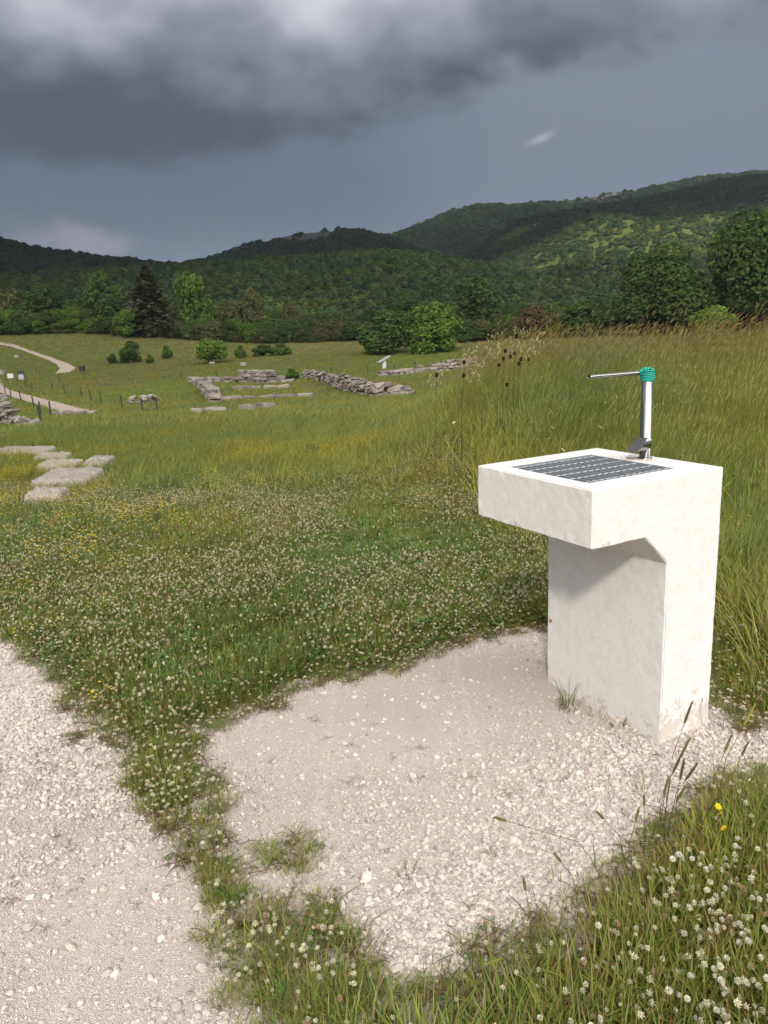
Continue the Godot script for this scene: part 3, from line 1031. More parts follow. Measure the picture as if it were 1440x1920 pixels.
func build_meadow() -> void:
	var g := RandomNumberGenerator.new()
	g.seed = 909
	var home := stuff("meadow_grass", "green and drying meadow grass covering the ground around the apron", "grass")
	var lawn := [tuft(1, 30, 0.075, 0.04, 0.12, 0.0044, [GREEN, FRESH, GREEN, OLIVE, OLIVE], 0.3).mesh(), tuft(2, 28, 0.08, 0.05, 0.16, 0.0038, [GREEN, OLIVE, FRESH, OLIVE, GREEN, STRAW, FRESH, RUST], 0.5).mesh()]
	var clov := [clover_leaves(3), clover_leaves(4)]
	var mid := [tuft(5, 24, 0.11, 0.14, 0.36, 0.0055, [GREEN, FRESH, OLIVE, GREEN, DEEP, STRAW], 0.5).mesh(), tuft(6, 22, 0.12, 0.16, 0.42, 0.005, [GREEN, OLIVE, OLIVE, STRAW, FRESH], 0.6).mesh()]
	var tall := [tall_tuft(7, 0.15), tall_tuft(8, 0.35), tall_tuft(9, 0.75), tall_tuft(10, 0.95)]
	var far := [tuft(11, 22, 0.32, 0.16, 0.42, 0.016, [GREEN, FRESH, OLIVE], 0.5, 2).mesh(), tuft(12, 22, 0.34, 0.16, 0.45, 0.016, [OLIVE, GREEN, STRAW], 0.5, 2).mesh(), tuft(13, 24, 0.36, 0.25, 0.55, 0.016, [STRAW, Color(0.36, 0.30, 0.15), OLIVE], 0.5, 2).mesh()]
	var P := {}
	for k in ["lawn0", "lawn1", "clov0", "clov1", "mid0", "mid1", "tall0", "tall1", "tall2", "tall3", "far0", "far1", "far2"]:
		P[k] = [[], []]
	# bands of distance: [from, to, tufts per square metre]
	for band in [[1.05, 2.2, 950.0], [2.2, 3.6, 900.0], [3.6, 6.0, 760.0], [6.0, 9.5, 430.0], [9.5, 15.0, 150.0], [15.0, 27.0, 75.0], [27.0, 60.0, 11.0], [60.0, 150.0, 2.8], [150.0, 215.0, 1.3]]:
		var area: float = 0.6 * (band[1] * band[1] - band[0] * band[0]) + 1.6 * (band[1] - band[0])
		for i in int(area * band[2]):
			var d := sqrt(g.randf_range(band[0] * band[0], band[1] * band[1]))
			var x := g.randf_range(-0.60 * d - 0.8, 0.60 * d + 0.8)
			if surface_at(x, d) != 0:
				continue
			if in_fountain(x, d) or on_far_path(x, d):
				continue
			var clear := slab_gap(x, d)
			if clear <= 0.02:
				continue
			var tint := lawn_tint(x, d)
			var u := g.randf()
			if d > 27.0:
				var hay := ss(120.0, 150.0, d) * 0.5
				var k := "far0" if u < 0.55 - hay + n_patch.get_noise_2d(x * 0.6, d * 0.35) else "far1" if g.randf() > hay else "far2"
				var sc := g.randf_range(0.7, 1.3) * (1.0 if d < 60.0 else 1.25 if d < 150.0 else 1.7)
				var low := 0.6 if d > 45.0 else lerpf(1.0, 0.6, ss(27.0, 45.0, d))
				P[k][0].append(Transform3D(Basis(Vector3.UP, g.randf_range(-0.6, 0.6)).scaled(Vector3(sc, sc * low, sc)), at(x, d)))
				P[k][1].append(tint)
				continue
			var mound := ss(0.2, 2.2, x - 0.05 * d) * ss(4.6, 7.0, d)
			var edge := 1.0 if d > 3.9 else edge_distance(x, d)
			var wild := ss(8.0, 13.0, d + n_patch.get_noise_2d(x * 6.0, d * 6.0) * 3.0)
			wild = maxf(wild, ss(1.5, 2.1, x) * ss(2.6, 3.4, d) * 0.8)
			wild = maxf(wild, 0.14 * ss(0.9, 1.5, x) * (1.0 - ss(2.2, 3.0, d)))
			if g.randf() < mound * 0.8 and d > 4.6:
				# tall hay grass; browner towards the crest of the rise
				var brown := clampf(ss(10.0, 14.5, d) * 1.0 + n_patch.get_noise_2d(x * 5.0, d * 4.0) * 0.35, 0.0, 0.99)
				if g.randf() < lerpf(0.20, 0.60, ss(8.0, 12.0, d)) and d < 20.0:
					var k := "tall%d" % clampi(int(brown * 4.0 + g.randf_range(-0.6, 0.6)), 0, 3)
					var proud := 1.3 if g.randf() < 0.07 else 1.0
					P[k][0].append(spot(x, d, g.randf_range(0.65, 1.12) * proud * lerpf(0.72, 1.0, ss(5.0, 9.0, d)), g.randf_range(-0.6, 0.6)))
					P[k][1].append(tint)
				elif g.randf() < 0.8:
					var kk := "mid0" if g.randf() < 0.8 else "mid1"
					P[kk][0].append(spot(x, d, g.randf_range(1.0, 1.75), g.randf_range(-0.7, 0.7)))
					P[kk][1].append(tint)
			elif g.randf() < wild:
				var k := "mid0" if g.randf() < 0.6 else "mid1"
				if g.randf() < 0.65:
					var low := 1.0
					if d < 3.0:
						low = lerpf(0.3, 0.75, ss(0.0, 0.5, edge))
					if d > 7.5 and g.randf() < 0.10 and clear > 0.9:
						k = "tall%d" % (g.randi() % 2)
						low = g.randf_range(0.55, 0.8)
					P[k][0].append(spot(x, d, g.randf_range(0.5, 1.35) * low * lerpf(0.5, 1.0, clear), g.randf_range(-0.7, 0.7)))
					P[k][1].append(tint)
			else:
				var low := lerpf(0.42, 1.0, ss(0.0, 0.28, edge))
				if g.randf() < lerpf(0.14, 0.30, ss(0.05, 0.3, edge)) and d < 9.5:
					var k := "clov%d" % (g.randi() % 2)
					P[k][0].append(spot(x, d, g.randf_range(0.7, 1.3) * lerpf(0.6, 1.0, low) * lerpf(0.55, 1.0, ss(2.2, 4.0, d)), g.randf() * TAU))
					P[k][1].append(tint)
				else:
					var k := "lawn%d" % (g.randi() % 2)
					P[k][0].append(spot(x, d, g.randf_range(0.7, 1.35) * low * (1.0 if d < 6.0 else 1.15), g.randf_range(-0.9, 0.9)))
					P[k][1].append(tint)
	# the outlying islands of turf in the gravel are close-cropped and dense
	for n in 9000:
		var isle: PackedVector2Array = poly_islands[n % 3]
		var x := g.randf_range(-1.15, 0.0)
		var d := g.randf_range(1.38, 2.9)
		if not Geometry2D.is_point_in_polygon(Vector2(x, d), isle) or surface_at(x, d, 0.06) != 0:
			continue
		var thin := n_patch.get_noise_2d(x * 70.0, d * 70.0)
		if thin < (-0.10 if n % 3 == 2 else 0.10):
			continue
		var k := "clov%d" % (g.randi() % 2) if g.randf() < 0.22 else "lawn%d" % (g.randi() % 2)
		P[k][0].append(spot(x, d, g.randf_range(0.34, 0.62) * (0.75 if k.begins_with("clov") else 1.0), g.randf() * TAU))
		P[k][1].append(lawn_tint(x, d))
	var i := 0
	for pair in [["lawn", lawn], ["clov", clov], ["mid", mid], ["tall", tall], ["far", far]]:
		for k in pair[1].size():
			var key: String = "%s%d" % [pair[0], k]
			var called: String = {"lawn": "short_grass", "clov": "clover_leaves", "mid": "meadow_tufts", "tall": "hay_grass", "far": "distant_grass"}[pair[0]]
			scatter(home, called, pair[1][k], M.leaf, P[key][0], P[key][1])
			i += P[key][0].size()
	print("tufts ", i)

const SLABS := [[-8.0, 17.0, 0.6, 0.4], [-6.45, 14.9, 0.31, 0.25], [-5.5, 12.95, 0.31, 0.3], [-4.93, 13.2, 0.2, 0.35], [-4.48, 10.8, 0.37, 0.45], [-3.92, 8.75, 0.2, 0.21]]

func slab_gap(x: float, d: float) -> float:
	# 0 on a paving slab, growing to 1 away from the trodden ground round it
	var best := 1.0
	if x > -2.8 or d < 7.5 or d > 19.0:
		return best
	for q in SLABS:
		var gap := maxf(maxf(absf(x - q[0]) - q[2], (absf(d - q[1]) - q[3]) * 0.45), 0.0)
		best = minf(best, gap / 0.5)
	return best

func in_fountain(x: float, d: float) -> bool:
	var q := Vector2(x - 0.696, d - 2.473)
	var a := q.dot(Vector2(0.8789, 0.4770))
	var b := q.dot(Vector2(-0.4770, 0.8789))
	return a > 0.36 and a < 0.67 and b > -0.02 and b < 0.67

func edge_distance(x: float, d: float) -> float:
	# rough distance in metres from a meadow point to the nearest gravel
	for k in [0.06, 0.12, 0.2, 0.3]:
		for a in 6:
			if surface_at(x + cos(a * TAU / 6.0) * k, d + sin(a * TAU / 6.0) * k, 0.05) != 0:
				return k - 0.06
	return 0.4

func on_far_path(x: float, d: float) -> bool:
	if d < 20.0 or x > -11.0:
		return false
	for p in far_polys:
		if Geometry2D.is_point_in_polygon(Vector2(x, d), p):
			return true
	return false

var far_polys := []

func build_flowers() -> void:
	var g := RandomNumberGenerator.new()
	g.seed = 1212
	var home := stuff("clover_bloom", "white clover heads dotted densely through the short grass", "flowers")
	var heads := [clover_flower(21, 0.13, 0.0088, 16), clover_flower(22, 0.16, 0.0080, 14), clover_flower(23, 0.10, 0.0084, 16)]
	var W := [[], [], []]
	var C := [[], [], []]
	for i in 215000:
		var d := sqrt(g.randf_range(1.2, 140.0))
		var x := g.randf_range(-0.60 * d - 0.5, 0.60 * d + 0.3)
		if surface_at(x, d) != 0 or in_fountain(x, d):
			continue
		var n := n_patch.get_noise_2d(x * 17.0 + 33.0, d * 13.0)
		var m := n_patch.get_noise_2d(x * 55.0, d * 55.0 + 71.0)
		var keep := clampf(0.55 + n * 1.5 + m * 0.9, 0.10, 1.0)
		keep *= 1.0 - ss(8.5, 12.5, d + n * 2.5)
		keep *= 1.0 - 0.93 * ss(0.9, 2.4, x) * ss(2.6, 3.4, d)
		keep *= 1.0 - 0.9 * ss(0.3, 1.6, x - 0.12 * d) * ss(4.8, 6.5, d)
		if g.randf() > keep:
			continue
		var k := g.randi() % 3
		var low := 1.0 if d > 3.9 else lerpf(0.5, 1.0, ss(0.0, 0.25, edge_distance(x, d)))
		var b := Basis(Vector3(g.randf_range(-1, 1), 0, g.randf_range(-1, 1)).normalized(), g.randf_range(0.0, 0.3)) * Basis(Vector3.UP, g.randf() * TAU)
		var sc := g.randf_range(0.52, 1.05)
		low *= g.randf_range(0.6, 1.2)
		W[k].append(Transform3D(b.scaled(Vector3(sc, sc * low, sc)), at(x, d)))
		var v := g.randf_range(0.6, 1.0)
		var pink := g.randf() * ss(-0.1, 0.35, n)
		if g.randf() < 0.22:
			C[k].append(Color(0.62, 0.44, 0.30) * g.randf_range(0.5, 0.9))      # gone over
		else:
			C[k].append(Color(v, v * lerpf(0.97, 0.84, pink), v * lerpf(0.86, 0.74, pink)))
	for k in 3:
		scatter(home, "clover_heads", heads[k], M.petal, W[k], C[k])
	print("clover ", W[0].size() * 3)
	# yellow trefoil in patches
	var home2 := stuff("yellow_bloom", "small yellow trefoil flowers scattered in patches of the meadow", "flowers")
	var plants := [yellow_plant(31), yellow_plant(32)]
	var Y := [[], []]
	var YC := [[], []]
	for i in 22000:
		var d := sqrt(g.randf_range(7.5, 560.0))
		var x := g.randf_range(-0.60 * d - 0.5, 0.60 * d)
		if surface_at(x, d) != 0 or in_fountain(x, d) or slab_gap(x, d) < 0.3:
			continue
		var n := n_patch.get_noise_2d(x * 7.0 + 200.0, d * 5.0)
		var m := n_patch.get_noise_2d(x * 30.0 + 11.0, d * 26.0)
		if g.randf() > clampf(0.10 + (n - 0.04) * 3.0 + (m - 0.10) * 1.4, 0.0, 1.0) * lerpf(0.35, 1.0, ss(4.0, 8.0, d)) * lerpf(1.0, 0.35, ss(13.0, 18.0, d)):
			continue
		var k := g.randi() % 2
		Y[k].append(spot(x, d, g.randf_range(0.6, 1.1) * (0.7 if d < 5.0 else 1.0), g.randf() * TAU))
		YC[k].append(Color.WHITE)
	for k in 2:
		scatter(home2, "yellow_heads", plants[k], M.petal, Y[k], YC[k])
	# dry runners and dead stems at the ragged edge of the turf
	var home3 := stuff("dead_stems", "dry brown stems and runners at the ragged edge of the turf", "dry stems")
	var s := Shape.new()
	for k in 9:
		var a := g.randf() * TAU
		var p := Vector3(g.randf_range(-0.03, 0.03), 0.004, g.randf_range(-0.03, 0.03))
		var e := p + Vector3(cos(a), g.randf_range(0.0, 0.25), sin(a)) * g.randf_range(0.03, 0.075)
		s.tint = [Color(0.20, 0.11, 0.06), Color(0.30, 0.2, 0.11), Color(0.13, 0.07, 0.045)][k % 3]
		s.tube([p, p.lerp(e, 0.5) + Vector3(0, 0.006, 0), e], [0.0011, 0.001, 0.0005], 3, false)
	var D := []
	var DC := []
	for i in 9000:
		var d := g.randf_range(1.4, 4.4)
		var x := g.randf_range(-0.6 * d, 1.6)
		var here := surface_at(x, d, 0.06)
		var near := edge_distance(x, d) if here == 0 else 1.0
		if here == 0 and near < 0.1 and g.randf() < 0.4:
			D.append(spot(x, d, g.randf_range(0.6, 1.3), g.randf() * TAU, 0.0, 0.004))
			DC.append(Color.WHITE * g.randf_range(0.7, 1.2))
		elif here > 0 and g.randf() < 0.012:
			D.append(spot(x, d, g.randf_range(0.3, 0.7), g.randf() * TAU, 0.0, 0.008))
			DC.append(Color.WHITE)
	scatter(home3, "stems", s.mesh(), M.leaf, D, DC)

# ------------------------------------------------------------------ the drinking fountain
const F_H := 1.058
const F_W := 0.65
const F_L := 0.6513
const F_BASIN := 0.208
const F_C1 := 0.2547
const F_C2 := 0.3719
const F_HC := 0.3237

func build_fountain() -> void:
	# local axes: +x runs along the right flank away from the near corner, +y up, -z runs along the front to the left
	var f := thing("drinking_fountain", Vector3(0.696, 0, -2.473), atan2(0.4770, 0.8789), "white concrete drinking fountain with cantilevered basin on the gravel apron", "drinking fountain")
	var sink := 0.05
	var prof := [Vector2(F_C2, -sink), Vector2(F_C2, F_H - F_HC), Vector2(F_C1, F_H - F_BASIN), Vector2(0, F_H - F_BASIN), Vector2(0, F_H), Vector2(F_L, F_H), Vector2(F_L, -sink)]
	var bev := 0.005
	# profile with every corner cut back, plus an inset copy for the flank faces
	var ring := []
	var n := prof.size()
	for i in n:
		var p: Vector2 = prof[i]
		var a: Vector2 = (prof[(i + n - 1) % n] - p).normalized()
		var b: Vector2 = (prof[(i + 1) % n] - p).normalized()
		ring.append(p + a * bev)
		ring.append(p + b * bev)
		var far_end: Vector2 = prof[(i + 1) % n] - b * bev
		var from := p + b * bev
		if i != 4:      # the top stays one span, it carries the pocket
			var parts := int(from.distance_to(far_end) / 0.035)
			for q in range(1, parts):
				ring.append(from.lerp(far_end, float(q) / parts))
	var s := Shape.new()
	var inner := []
	var centre_shift := []
	for i in ring.size():
		var p: Vector2 = ring[i]
		var a: Vector2 = ring[(i + ring.size() - 1) % ring.size()]
		var b: Vector2 = ring[(i + 1) % ring.size()]
		var t := (b - a).normalized()
		inner.append(p + Vector2(t.y, -t.x) * bev)
	var wave := FastNoiseLite.new()
	wave.seed = 3
	wave.frequency = 14.0
	wave.fractal_octaves = 3
	var pt := func(q: Vector2, w: float) -> Vector3:
		# cast by hand: the arrises wander by a few millimetres, the faces between them stay nearly true
		var amp := 0.0006
		for c in prof:
			if q.distance_squared_to(c) < 0.0002:
				amp = 0.0032
		if w < bev * 1.5 or w > F_W - bev * 1.5:
			amp = 0.0032
		var dw := 0.0 if w <= 0.0 or w >= F_W else wave.get_noise_3d(w, q.x, q.y + 9.0) * amp * 0.6
		return Vector3(q.x + wave.get_noise_3d(q.x, q.y, w) * amp, q.y + wave.get_noise_3d(q.y, w, q.x + 5.0) * amp, -w + dw)
	# long faces, cut into strips across the width
	var cuts := []
	for k in 20:
		cuts.append(lerpf(bev, F_W - bev, k / 19.0))
	var m := ring.size()
	for i in m:
		var p: Vector2 = ring[i]
		var q: Vector2 = ring[(i + 1) % m]
		var is_top := absf(p.y - F_H) < 0.0001 and absf(q.y - F_H) < 0.0001 and absf(p.x - q.x) > 0.1
		# bevels to the two flanks
		for e in [[0.0, bev], [F_W, F_W - bev]]:
			s.quad_uv(pt.call(inner[i], e[0]), pt.call(inner[(i + 1) % m], e[0]), pt.call(q, e[1]), pt.call(p, e[1]), Vector2(p.x, p.y), Vector2(q.x, q.y), Vector2(q.x, q.y), Vector2(p.x, p.y))
		if is_top:
			continue
		for k in cuts.size() - 1:
			var w0: float = cuts[k]
			var w1: float = cuts[k + 1]
			var off := 0.37 if p.x < 0.05 else 0.0
			s.quad_uv(pt.call(p, w0), pt.call(q, w0), pt.call(q, w1), pt.call(p, w1), Vector2(w0 + off, p.y + p.x * 0.3), Vector2(w0 + off, q.y + q.x * 0.3), Vector2(w1 + off, q.y + q.x * 0.3), Vector2(w1 + off, p.y + p.x * 0.3))
	# flanks
	var pts2 := PackedVector2Array()
	for p in inner:
		pts2.append(p)
	var tri := Geometry2D.triangulate_polygon(pts2)
	for w in [0.0, F_W]:
		for k in range(0, tri.size(), 3):
			var a: Vector2 = pts2[tri[k]]
			var b: Vector2 = pts2[tri[k + 1]]
			var c: Vector2 = pts2[tri[k + 2]]
			s.tri(pt.call(a, w), pt.call(b, w), pt.call(c, w))
			for q in [a, b, c]:
				s.uv.append(Vector2(q.x + 0.7, q.y))
	# top with the pocket for the grate
	var g0 := Vector2(0.073, 0.098)
	var g1 := Vector2(0.507, 0.542)
	var o0 := Vector2(bev, bev)
	var o1 := Vector2(F_L - bev, F_W - bev)
	var top := func(x: float, w: float, y: float) -> Vector3: return Vector3(x, y, -w)
	var uvt := func(x: float, w: float) -> Vector2: return Vector2(x + 0.2, w + 0.45)
	var cells_x := [o0.x, g0.x, g1.x, o1.x]
	var cells_w := [o0.y, g0.y, g1.y, o1.y]
	for i in 3:
		for k in 3:
			if i == 1 and k == 1:
				continue
			var xa: float = cells_x[i]
			var xb: float = cells_x[i + 1]
			var wa: float = cells_w[k]
			var wb: float = cells_w[k + 1]
			s.quad_uv(top.call(xa, wa, F_H), top.call(xb, wa, F_H), top.call(xb, wb, F_H), top.call(xa, wb, F_H), uvt.call(xa, wa), uvt.call(xb, wa), uvt.call(xb, wb), uvt.call(xa, wb))
	var deep := F_H - 0.11
	var loop := [Vector2(g0.x, g0.y), Vector2(g1.x, g0.y), Vector2(g1.x, g1.y), Vector2(g0.x, g1.y)]
	for k in 4:
		var a: Vector2 = loop[k]
		var b: Vector2 = loop[(k + 1) % 4]
		s.quad_uv(top.call(a.x, a.y, F_H), top.call(b.x, b.y, F_H), top.call(b.x, b.y, deep), top.call(a.x, a.y, deep), Vector2(a.x, 0.9), Vector2(b.x, 0.9), Vector2(b.x, 0.8), Vector2(a.x, 0.8))
	put(s.mesh(), "concrete_body", M.plaster, f)
	var fl := Shape.new()
	fl.box(Vector3(g0.x + 0.002, deep - 0.02, -g1.y + 0.002), Vector3(g1.x - 0.002, deep + 0.002, -g0.y - 0.002))
	put(fl.mesh(), "basin_floor", M.cement, f)
	var dr := Shape.new()
	dr.tube([Vector3(0.29, deep + 0.001, -0.32), Vector3(0.29, deep + 0.008, -0.32)], [0.035, 0.032], 20)
	put(dr.mesh(), "drain", M.zinc, f)
	# grate: an outer frame, bearing bars along the front direction and thin cross rods
	var gr := Node3D.new()
	gr.name = "grate"
	f.add_child(gr)
	var e := 0.004
	var hi := F_H - 0.001
	var lo := F_H - 0.028
	var fr := Shape.new()
	for r in [[g0.x + e, g0.y + e, g0.x + e + 0.004, g1.y - e], [g1.x - e - 0.004, g0.y + e, g1.x - e, g1.y - e], [g0.x + e + 0.0042, g0.y + e, g1.x - e - 0.0042, g0.y + e + 0.004], [g0.x + e + 0.0042, g1.y - e - 0.004, g1.x - e - 0.0042, g1.y - e]]:
		fr.box(Vector3(r[0], lo, -r[3]), Vector3(r[2], hi, -r[1]))
	put(fr.mesh(), "grate_frame", M.zinc, gr)
	for k in 12:
		var x := g0.x + 0.008 + (k + 1) * (g1.x - g0.x - 0.016) / 13.0
		var br := Shape.new()
		br.box(Vector3(x - 0.003, lo, -g1.y + e + 0.0042), Vector3(x + 0.003, hi - 0.001, -g0.y - e - 0.0042))
		put(br.mesh(), "bearing_bar", M.zinc, gr)
	for k in 6:
		var w := g0.y + 0.03 + k * (g1.y - g0.y - 0.06) / 5.0
		var rd := Shape.new()
		var path := []
		var rad := []
		for i in 30:
			path.append(Vector3(lerpf(g0.x + 0.008, g1.x - 0.008, i / 29.0), hi - 0.0035 + 0.0005 * (i % 2), -w))
			rad.append(0.0017 + 0.0006 * (i % 2))
		rd.tube(path, rad, 5)
		put(rd.mesh(), "cross_rod", M.zinc, gr)
	build_tap(f)
	# rusty plug low on the front, hairline cable at the back foot
	var pl := Shape.new()
	pl.ball(Vector3(F_C2 - 0.001, 0.311, -0.626), Vector3(0.005, 0.008, 0.008), 5, 8, 0.12, rng)
	put(pl.mesh(), "rusty_plug", plain(lin(0.22, 0.12, 0.05), 0.9), f)
	var cb := Shape.new()
	cb.tube([Vector3(0.605, 0.135, 0.003), Vector3(0.585, 0.10, 0.012), Vector3(0.588, 0.05, 0.016), Vector3(0.61, 0.01, 0.014)], [0.0014, 0.0014, 0.0014, 0.0014], 5)
	put(cb.mesh(true), "loose_wire", plain(lin(0.35, 0.33, 0.31), 0.5), f)

func build_tap(f: Node3D) -> void:
	var tap := Node3D.new()
	tap.name = "tap"
	f.add_child(tap)
	tap.position = Vector3(0.590, F_H, -0.322)
	var r := 0.0215
	# standpipe with a small base flange
	var s := Shape.new()
	s.tube([Vector3(0, 0.0, 0), Vector3(0, 0.003, 0), Vector3(0, 0.0045, 0), Vector3(0, 0.006, 0), Vector3(0, 0.34, 0), Vector3(0, 0.346, 0), Vector3(0, 0.352, 0)], [r + 0.006, r + 0.006, r + 0.003, r, r, r - 0.002, r - 0.008], 40)
	put(s.mesh(), "standpipe", M.steel, tap).mesh = round_pipe(r)
	# spout: flattened tube towards the basin, cut on the slant at its mouth
	var dir := Vector3(-cos(deg_to_rad(20.0)), 0, -sin(deg_to_rad(20.0)))
	var side := dir.cross(Vector3.UP).normalized()
	var sp := Shape.new()
	var rings := []
	for i in 9:
		var t := i / 8.0
		var c := dir * (0.012 + 0.232 * t) + Vector3(0, 0.343 - 0.006 * t, 0)
		var ring := []
		for k in 16:
			var a := TAU * k / 16.0
			var slant := 0.0
			if i == 8:
				slant = -sin(a) * 0.006
			ring.append(c + side * cos(a) * 0.0105 + Vector3.UP * sin(a) * 0.0082 + dir * slant)
		rings.append(ring)
	for i in 8:
		for k in 16:
			sp.quad(rings[i][k], rings[i + 1][k], rings[i + 1][(k + 1) % 16], rings[i][(k + 1) % 16])
	put(sp.mesh(true), "spout", M.steel, tap)
	# push knob: a stub of tube cut on the slant, its flat face turned up and out
	var kd := Vector3(-cos(deg_to_rad(-8.0)), 0, sin(deg_to_rad(8.0))).normalized()
	var ks := kd.cross(Vector3.UP).normalized()
	var kb := Shape.new()
	var kr := 0.029
	var root := []
	var lip := []
	var mid := Vector3(0, 0.062, 0)
	for k in 32:
		var a := TAU * k / 32.0
		var o := mid + ks * cos(a) * kr + Vector3.UP * sin(a) * kr
		root.append(o - kd * 0.004)
		lip.append(o + kd * (0.052 - sin(a) * 0.040))
	for k in 32:
		kb.quad(root[k], lip[k], lip[(k + 1) % 32], root[(k + 1) % 32])
	var knob := put(kb.mesh(true), "push_knob", M.steel, tap)
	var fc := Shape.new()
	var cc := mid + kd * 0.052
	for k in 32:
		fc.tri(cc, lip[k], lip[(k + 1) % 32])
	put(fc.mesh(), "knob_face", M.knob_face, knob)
	# green twine wound round the head of the pipe
	var tw := Shape.new()
	var g := RandomNumberGenerator.new()
	g.seed = 88
	var path := []
	var rad := []
	var turns := 13
	for i in turns * 20:
		var t := float(i) / (turns * 20)
		var a := t * turns * TAU
		var layer := 0.0 if t < 0.55 else 1.0
		var hy := 0.306 + 0.046 * (t / 0.55) if t < 0.55 else 0.352 - 0.040 * ((t - 0.55) / 0.45)
		var bulge := sin(clampf((hy - 0.300) / 0.058, 0.0, 1.0) * PI)
		var rr := r + 0.0022 + layer * 0.0028 * bulge - ss(0.345, 0.356, hy) * 0.005
		path.append(Vector3(cos(a) * rr, hy + sin(a + layer * 2.0) * 0.0025, sin(a) * rr))
		rad.append(0.0023)
	tw.tube(path, rad, 5)
	# crossing strands over the top and round the spout root
	for k in 9:
		var a := g.randf() * TAU
		var p := []
		var q := []
		for i in 11:
			var t := i / 10.0 * PI
			p.append(Vector3(cos(a) * cos(t) * (r + 0.004), 0.345 + sin(t) * 0.0145, sin(a) * cos(t) * (r + 0.004)) + Vector3(-sin(a), 0, cos(a)) * (k - 4) * 0.0042)
			q.append(0.0022)
		tw.tube(p, q, 5)
	for k in 4:
		var p := []
		var q := []
		for i in 13:
			var t := TAU * i / 12.0
			p.append(dir * (0.023 + k * 0.0042) + Vector3(0, 0.3425, 0) + side * cos(t) * 0.0125 + Vector3.UP * sin(t) * 0.0105)
			q.append(0.0021)
		tw.tube(p, q, 5, false)
	put(tw.mesh(true), "twine_wrap", M.twine, tap)

func round_pipe(r: float) -> ArrayMesh:
	var s := Shape.new()
	var prof := [[0.0, r + 0.007], [0.003, r + 0.007], [0.0045, r + 0.002], [0.0046, r], [0.342, r], [0.350, r - 0.004], [0.353, 0.0005]]
	for i in range(1, prof.size()):
		for k in 48:
			var a := TAU * k / 48.0
			var b := TAU * (k + 1) / 48.0
			s.quad(Vector3(cos(a) * prof[i - 1][1], prof[i - 1][0], sin(a) * prof[i - 1][1]), Vector3(cos(a) * prof[i][1], prof[i][0], sin(a) * prof[i][1]), Vector3(cos(b) * prof[i][1], prof[i][0], sin(b) * prof[i][1]), Vector3(cos(b) * prof[i - 1][1], prof[i - 1][0], sin(b) * prof[i - 1][1]))
	return s.mesh(true)

# ------------------------------------------------------------------ ruins, posts, signs
var blocks := []

func block_mesh(sd: int) -> ArrayMesh:
	# hewn stone worn round: a unit block with jittered corners and cut arrises
	var g := RandomNumberGenerator.new()
	g.seed = sd
	var s := Shape.new()
	var c := {}
	for x in [-1, 1]:
		for y in [-1, 1]:
			for z in [-1, 1]:
				c[Vector3i(x, y, z)] = Vector3(x, y, z) * 0.5 + Vector3(g.randf_range(-0.13, 0.13), g.randf_range(-0.12, 0.12), g.randf_range(-0.13, 0.13))
	var k := 0.16
	var faces := {}
	for ax in 3:
		for sg in [-1, 1]:
			var u := (ax + 1) % 3
			var w := (ax + 2) % 3
			var quad := []
			for e in [[-1, -1], [1, -1], [1, 1], [-1, 1]]:
				var i := Vector3i.ZERO
				i[ax] = sg
				i[u] = e[0]
				i[w] = e[1]
				var p: Vector3 = c[i]
				var q := p
				q[u] -= e[0] * k * g.randf_range(0.5, 1.2)
				q[w] -= e[1] * k * g.randf_range(0.5, 1.2)
				quad.append(q)
				faces[[ax, sg, e[0], e[1]]] = q
			s.quad(quad[0], quad[1], quad[2], quad[3])
	# edges
	for ax in 3:
		var u := (ax + 1) % 3
		var w := (ax + 2) % 3
		for a in [-1, 1]:
			for b in [-1, 1]:
				# edge along axis ax, at u = a and w = b: between face u (its axes w, ax) and face w (its axes ax, u)
				s.quad(faces[[u, a, b, -1]], faces[[u, a, b, 1]], faces[[w, b, 1, a]], faces[[w, b, -1, a]])
	for x in [-1, 1]:
		for y in [-1, 1]:
			for z in [-1, 1]:
				s.tri(faces[[0, x, y, z]], faces[[1, y, z, x]], faces[[2, z, x, y]])
	return s.mesh()

func lay_stone(parent: Node, called: String, pos: Vector3, size: Vector3, turn: float, g: RandomNumberGenerator, mats: Array, rubble := false) -> MeshInstance3D:
	var o := put(blocks[g.randi() % 8] if not rubble else blocks[8 + g.randi() % 5], called, mats[g.randi() % mats.size()], parent)
	o.position = pos
	var j := 0.5 if rubble else 0.09
	o.rotation = Vector3(g.randf_range(-j, j), turn + g.randf_range(-j * 2.0, j * 2.0), g.randf_range(-j, j))
	o.scale = size
	return o

